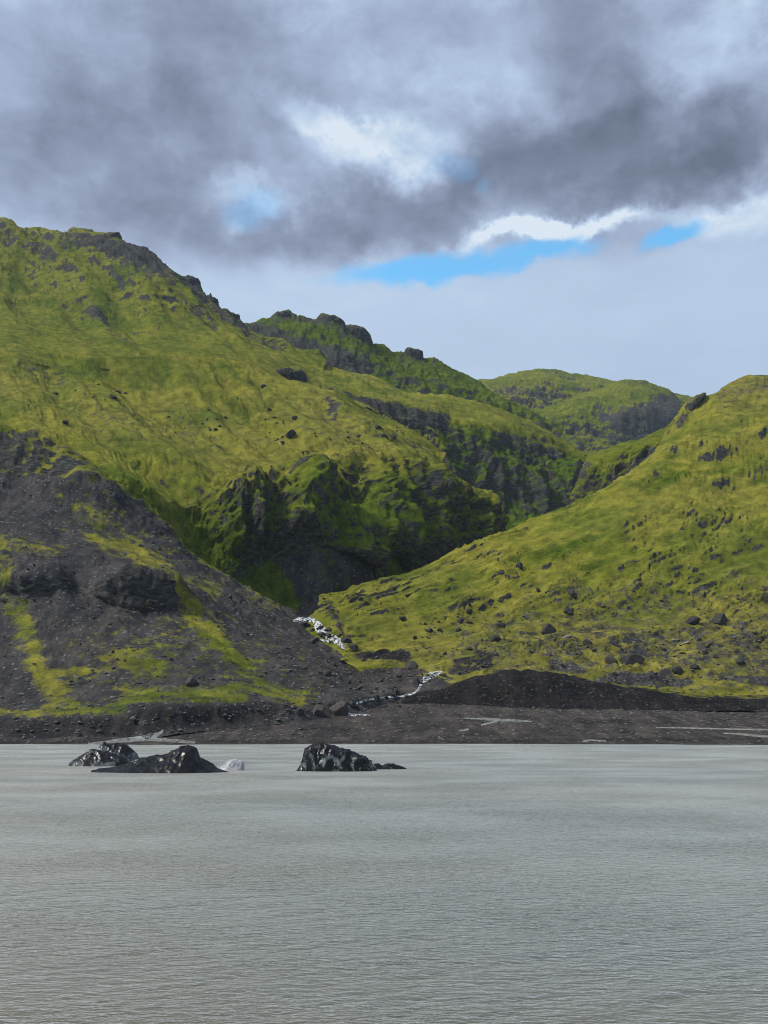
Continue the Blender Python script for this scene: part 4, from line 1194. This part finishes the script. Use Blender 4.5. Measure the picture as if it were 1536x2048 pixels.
def ribbon(name, pts, mat, label, lift=0.12, jag=1.0):
    pts = np.array(pts, float)
    seg = np.hypot(*np.diff(pts[:, :2], axis=0).T)
    L = np.concatenate([[0], np.cumsum(seg)])
    n = max(6, int(L[-1] / 1.5))
    s = np.linspace(0, L[-1], n)
    x, y, w = (np.interp(s, L, pts[:, i]) for i in range(3))
    tx, ty = np.gradient(x), np.gradient(y)
    tl = np.hypot(tx, ty)
    nx, ny = -ty / tl, tx / tl
    if ny.mean() < 0:
        nx, ny = -nx, -ny
    wob = fbm(np.stack([x, y, 0 * x], -1), 11.0, 3, .45, off=2.2) * jag
    wob2 = fbm(np.stack([x, y, 0 * x], -1), 11.0, 3, .45, off=7.2) * jag
    rows = []
    K = 5
    for i in range(n):
        row = []
        for j in range(K):
            t_ = j / (K - 1) * 2 - 1
            ww = w[i] * (1 + (wob[i] if t_ < 0 else wob2[i]))
            loc, nor, ob = sight(x[i] + nx[i] * t_ * ww, y[i] + ny[i] * t_ * ww)
            row.append(loc if loc is not None else (rows[-1][j] if rows else None))
        rows.append(row)
    rows = [r for r in rows if all(p is not None for p in r)]
    V = np.array([[list(p) for p in r] for r in rows])
    V[..., 2] += lift
    V[:, 0, 2] -= lift * 1.3
    V[:, -1, 2] -= lift * 1.3
    V[..., 2] = np.maximum(V[..., 2], 0.01)
    me = mesh_from_grid(name, V, [mat], {})
    o = link(name, me)
    o['kind'] = 'structure'
    o['label'] = label
    return o


ribbon('stream', [(586, 1242, 3), (600, 1239, 5), (616, 1239, 5), (630, 1242, 6), (637, 1252, 9), (643, 1264, 8), (655, 1271, 8), (668, 1277, 9), (680, 1287, 6), (690, 1298, 3)], M_FOAM, 'white rapids of the stream coming out of the gorge', .25, .8)
ribbon('stream', [(640, 1279, 1.5), (652, 1282, 2.2), (664, 1284, 1.5)], M_FOAM, 'second white thread on the left of the rapids', .25, .8)
ribbon('stream', [(884, 1343, 1.5), (876, 1346, 4), (862, 1350, 6), (850, 1358, 6), (842, 1368, 3), (836, 1380, 2), (826, 1388, 2), (810, 1391, 2.2), (790, 1393, 2), (765, 1396, 2.4), (745, 1399, 2), (728, 1402, 3), (712, 1408, 2.5), (698, 1413, 2.5), (690, 1424, 2.5)], M_FOAM,
       'white stream dropping through the pool and crossing the gravel', .18, .7)
ribbon('stream', [(660, 1416, 2.5), (672, 1413, 2)], M_FOAM, 'white water left of the largest boulder', .15, .5)
ribbon('stream', [(694, 1427, 3), (708, 1430, 3), (722, 1430, 1), (740, 1430, 1.2)], M_FOAM, 'white water right of the largest boulder', .15, .5)
ribbon('stream', [(326, 1460, 2), (322, 1465, 3), (314, 1470, 5), (290, 1474, 4), (262, 1477, 3), (235, 1480, 3), (205, 1484, 2)], M_RILL, 'braided rill running over the shore into the lake at left', .05, .4)
ribbon('stream', [(176, 1487, 2), (215, 1484, 3), (250, 1481, 4), (300, 1478, 4), (345, 1481, 4), (390, 1485, 3)], M_RILL, 'shallow inlet where the braided rill meets the lake', .05, .5)
ribbon('stream', [(928, 1436, 1), (950, 1437, 1.5), (975, 1438, 3), (1000, 1440, 3), (1035, 1441, 2.5), (1064, 1443, 1.5)], M_RILL, 'pale water pool on the middle of the gravel shore', .05, .4)
ribbon('stream', [(995, 1442, 2), (978, 1446, 2), (962, 1450, 1.5)], M_RILL, 'lower arm of the pale pool', .05, .4)
ribbon('stream', [(918, 1461, 1.5), (932, 1460, 1.8), (938, 1458, 1)], M_RILL, 'small pale puddle below the pool', .05, .4)
ribbon('stream', [(1312, 1455, 1), (1380, 1456, 1.5), (1460, 1458, 1.5), (1560, 1460, 2)], M_RILL, 'long thin rill on the right of the shore', .05, .4)
ribbon('stream', [(1446, 1466, 1), (1480, 1468, 2), (1520, 1472, 2.5), (1570, 1474, 3)], M_RILL, 'lower thin rill at the right edge of the shore', .05, .4)
ribbon('stream', [(1165, 1483, 2), (1180, 1480, 1.5), (1212, 1482, 1.5)], M_RILL, 'small inlet cutting into the shore', .04, .4)


# ------------------------------------------------------------------ icebergs
def mat_ice(name, ash_amt, ice0, ice1, sc=0.9, stretchz=1.0, up=0.2):
    m, k = new_mat(name)
    out = k.n('ShaderNodeOutputMaterial')
    bs = k.n('ShaderNodeBsdfPrincipled')
    k.l(bs.outputs[0], out.inputs[0])
    geo = k.n('ShaderNodeNewGeometry')
    pos = geo.outputs['Position']
    sep = k.n('ShaderNodeSeparateXYZ')
    k.l(pos, sep.inputs[0])
    n1 = k.noise(k.vmath('MULTIPLY', pos, (1.0, 1.0, stretchz)), sc, 4, 0.55, .5)
    n2 = k.noise(pos, sc * 4, 4, 0.6)
    ice = k.mix(n2, ice0, ice1)
    ash = k.ramp(n2, [(0.3, (0.003, 0.0035, 0.004)), (0.7, (0.008, 0.009, 0.010))])
    sepn = k.n('ShaderNodeSeparateXYZ')
    k.l(geo.outputs['Normal'], sepn.inputs[0])
    w = k.math('ADD', k.math('ADD', n1, ash_amt), k.math('MULTIPLY', k.math('SUBTRACT', sepn.outputs[2], 0.5), up))
    w = k.smooth(w, 0.42, 0.62)
    k.l(k.mix(w, ice, ash), bs.inputs['Base Color'])
    bs.inputs['Roughness'].default_value = 0.28
    bs.inputs['Specular IOR Level'].default_value = 0.22
    bm = k.n('ShaderNodeBump')
    bm.inputs['Strength'].default_value = 0.5
    bm.inputs['Distance'].default_value = 0.05
    k.l(n2, bm.inputs['Height'])
    k.l(bm.outputs[0], bs.inputs['Normal'])
    return m


def berg(name, prof, base, half, vc, pf, pb, mat, label, seed, facet=.35, lam=1.4, flat=False, wid=None, bend=None):
    """prof: skyline (px, py); base: row where its foot meets the water; half: half depth in metres"""
    pr = np.array(prof, float)
    tz = float(ray(0, base)[1])
    Y0 = CAM_Z / -tz + half * 0.9
    sc = Y0 / F * 1.03
    nu, nv = 130, 70
    px = np.linspace(pr[0, 0], pr[-1, 0], nu)
    crest = at(px, np.interp(px, pr[:, 0], pr[:, 1]), np.full(nu, Y0 + vc * half))
    H = np.maximum(crest[:, 2], 0)
    x = at(px, np.full(nu, base), np.full(nu, Y0))[:, 0]
    v = np.linspace(-1, 1, nv)
    u = np.linspace(-1, 1, nu)
    W = half * np.clip(1 - np.abs(u) ** 3.0, 0.12, 1) ** .5
    f = np.where(v < vc, 1 - np.abs((vc - v) / (vc + 1)) ** pf, 1 - np.abs((v - vc) / (1 - vc)) ** pb)
    f = np.clip(f, 0, 1)
    Z = H[None] * f[:, None] - 0.7 * (1 - f[:, None]) - 0.05
    X = x[None] + 0 * Z
    Yg = Y0 + v[:, None] * W[None]
    if bend is not None:
        Yg = Yg + bend * (u ** 2)[None]
    P = np.stack([X, Yg, Z], -1)
    N = grid_normals(P).reshape(-1, 3)
    V = P.reshape(-1, 3)
    amp = np.clip(V[:, 2] + .7, .2, 2.0) / 2.0 + .15
    d = facet * (0.8 * fbm(V, lam * 1.6, 3, .45, ridged=True, off=seed) - .35 + 0.8 * fbm(V, lam * 3.0, 3, .5, off=seed + 3))
    V = V + N * (d * amp)[:, None]
    me = mesh_from_grid(name, V.reshape(nv, nu, 3), [mat], {}, smooth=not flat)
    o = link(name, me)
    return tag(o, label, 'iceberg', 'icebergs drifting in the lake')


M_ICE_A = mat_ice('ash_streaked_ice', .06, (0.035, 0.042, 0.045), (0.13, 0.145, 0.15), .35, 1.6, .35)
M_ICE_B = mat_ice('black_ash_ice', .25, (0.03, 0.036, 0.038), (0.11, 0.125, 0.125), .30, 1.8, .2)
M_ICE_C = mat_ice('clear_ice', -.45, (0.20, 0.20, 0.21), (0.42, 0.42, 0.44), 1.5)
M_ICE_D = mat_ice('glossy_black_ice', .18, (0.06, 0.07, 0.07), (0.30, 0.33, 0.32), .75, .6, .25)
berg('iceberg', [(186, 1512), (192, 1498), (198, 1488), (205, 1483), (212, 1487), (222, 1487), (232, 1486), (245, 1488), (252, 1492), (262, 1500), (273, 1509), (276, 1514)], 1524, 3.0, .1, 1.6, 1.6, M_ICE_A,
     'grey two-humped iceberg furthest back in the left cluster', 1, .3)
berg('iceberg', [(138, 1525), (146, 1518), (160, 1508), (172, 1500), (182, 1497), (196, 1499), (210, 1502), (228, 1506), (240, 1512), (256, 1522), (268, 1532)], 1533, 2.6, .2, 1.3, 1.6, M_ICE_A,
     'grey streaked iceberg at the left end of the left cluster', 2, .3)
berg('iceberg', [(182, 1540), (200, 1536), (230, 1533), (250, 1527), (262, 1520), (285, 1513), (312, 1508), (330, 1504), (345, 1497), (355, 1492), (369, 1487), (378, 1490), (388, 1496), (393, 1504), (395, 1514),
     (410, 1521), (425, 1527), (436, 1535), (448, 1540), (458, 1544)], 1547, 3.4, .25, 1.15, 1.5, M_ICE_B, 'long black ash-covered iceberg with a central peak', 3, .3)
berg('iceberg', [(428, 1536), (440, 1532), (450, 1526), (458, 1519), (466, 1516), (474, 1518), (486, 1524), (491, 1532), (488, 1540)], 1541, 1.2, .1, 1.5, 1.5, M_ICE_C, 'small clear whitish ice chunk right of the long black iceberg', 4, .25, .8)
berg('iceberg', [(590, 1541), (598, 1530), (607, 1518), (608, 1505), (606, 1499), (612, 1494), (622, 1490), (640, 1488), (654, 1488), (662, 1492), (678, 1499), (694, 1499), (705, 1503), (718, 1510), (728, 1515), (740, 1524), (748, 1533), (756, 1541)],
     1543, 3.0, .15, 4.0, 1.8, M_ICE_D, 'glossy black iceberg with a steep broken front, standing alone at right', 5, .6, 1.0)
berg('iceberg', [(738, 1534), (748, 1527), (756, 1526), (764, 1530), (775, 1527), (788, 1526), (800, 1530), (813, 1536)], 1539, 1.3, .1, 1.5, 1.5, M_ICE_D, 'low black ice floe trailing right of the glossy black iceberg', 6, .18, .8)


# ------------------------------------------------------------------ haze in the air
def build_haze():
    import bmesh
    x0, x1, y0, y1, z0, z1 = -3200, 3200, -60, 5200, -60, 1250
    bm = bmesh.new()
    bmesh.ops.create_cube(bm, size=1.0)
    for v in bm.verts:
        v.co = (x0 + (v.co.x + .5) * (x1 - x0), y0 + (v.co.y + .5) * (y1 - y0), z0 + (v.co.z + .5) * (z1 - z0))
    me = bpy.data.meshes.new('haze')
    bm.to_mesh(me)
    bm.free()
    m, k = new_mat('thin_haze')
    out = k.n('ShaderNodeOutputMaterial')
    vol = k.n('ShaderNodeVolumePrincipled')
    vol.inputs['Color'].default_value = (0.72, 0.84, 1.0, 1)
    vol.inputs['Density'].default_value = 0.000027
    k.l(vol.outputs[0], out.inputs['Volume'])
    me.materials.append(m)
    o = link('haze', me)
    o['kind'] = 'stuff'
    o['label'] = 'thin bluish haze in the valley air'


build_haze()
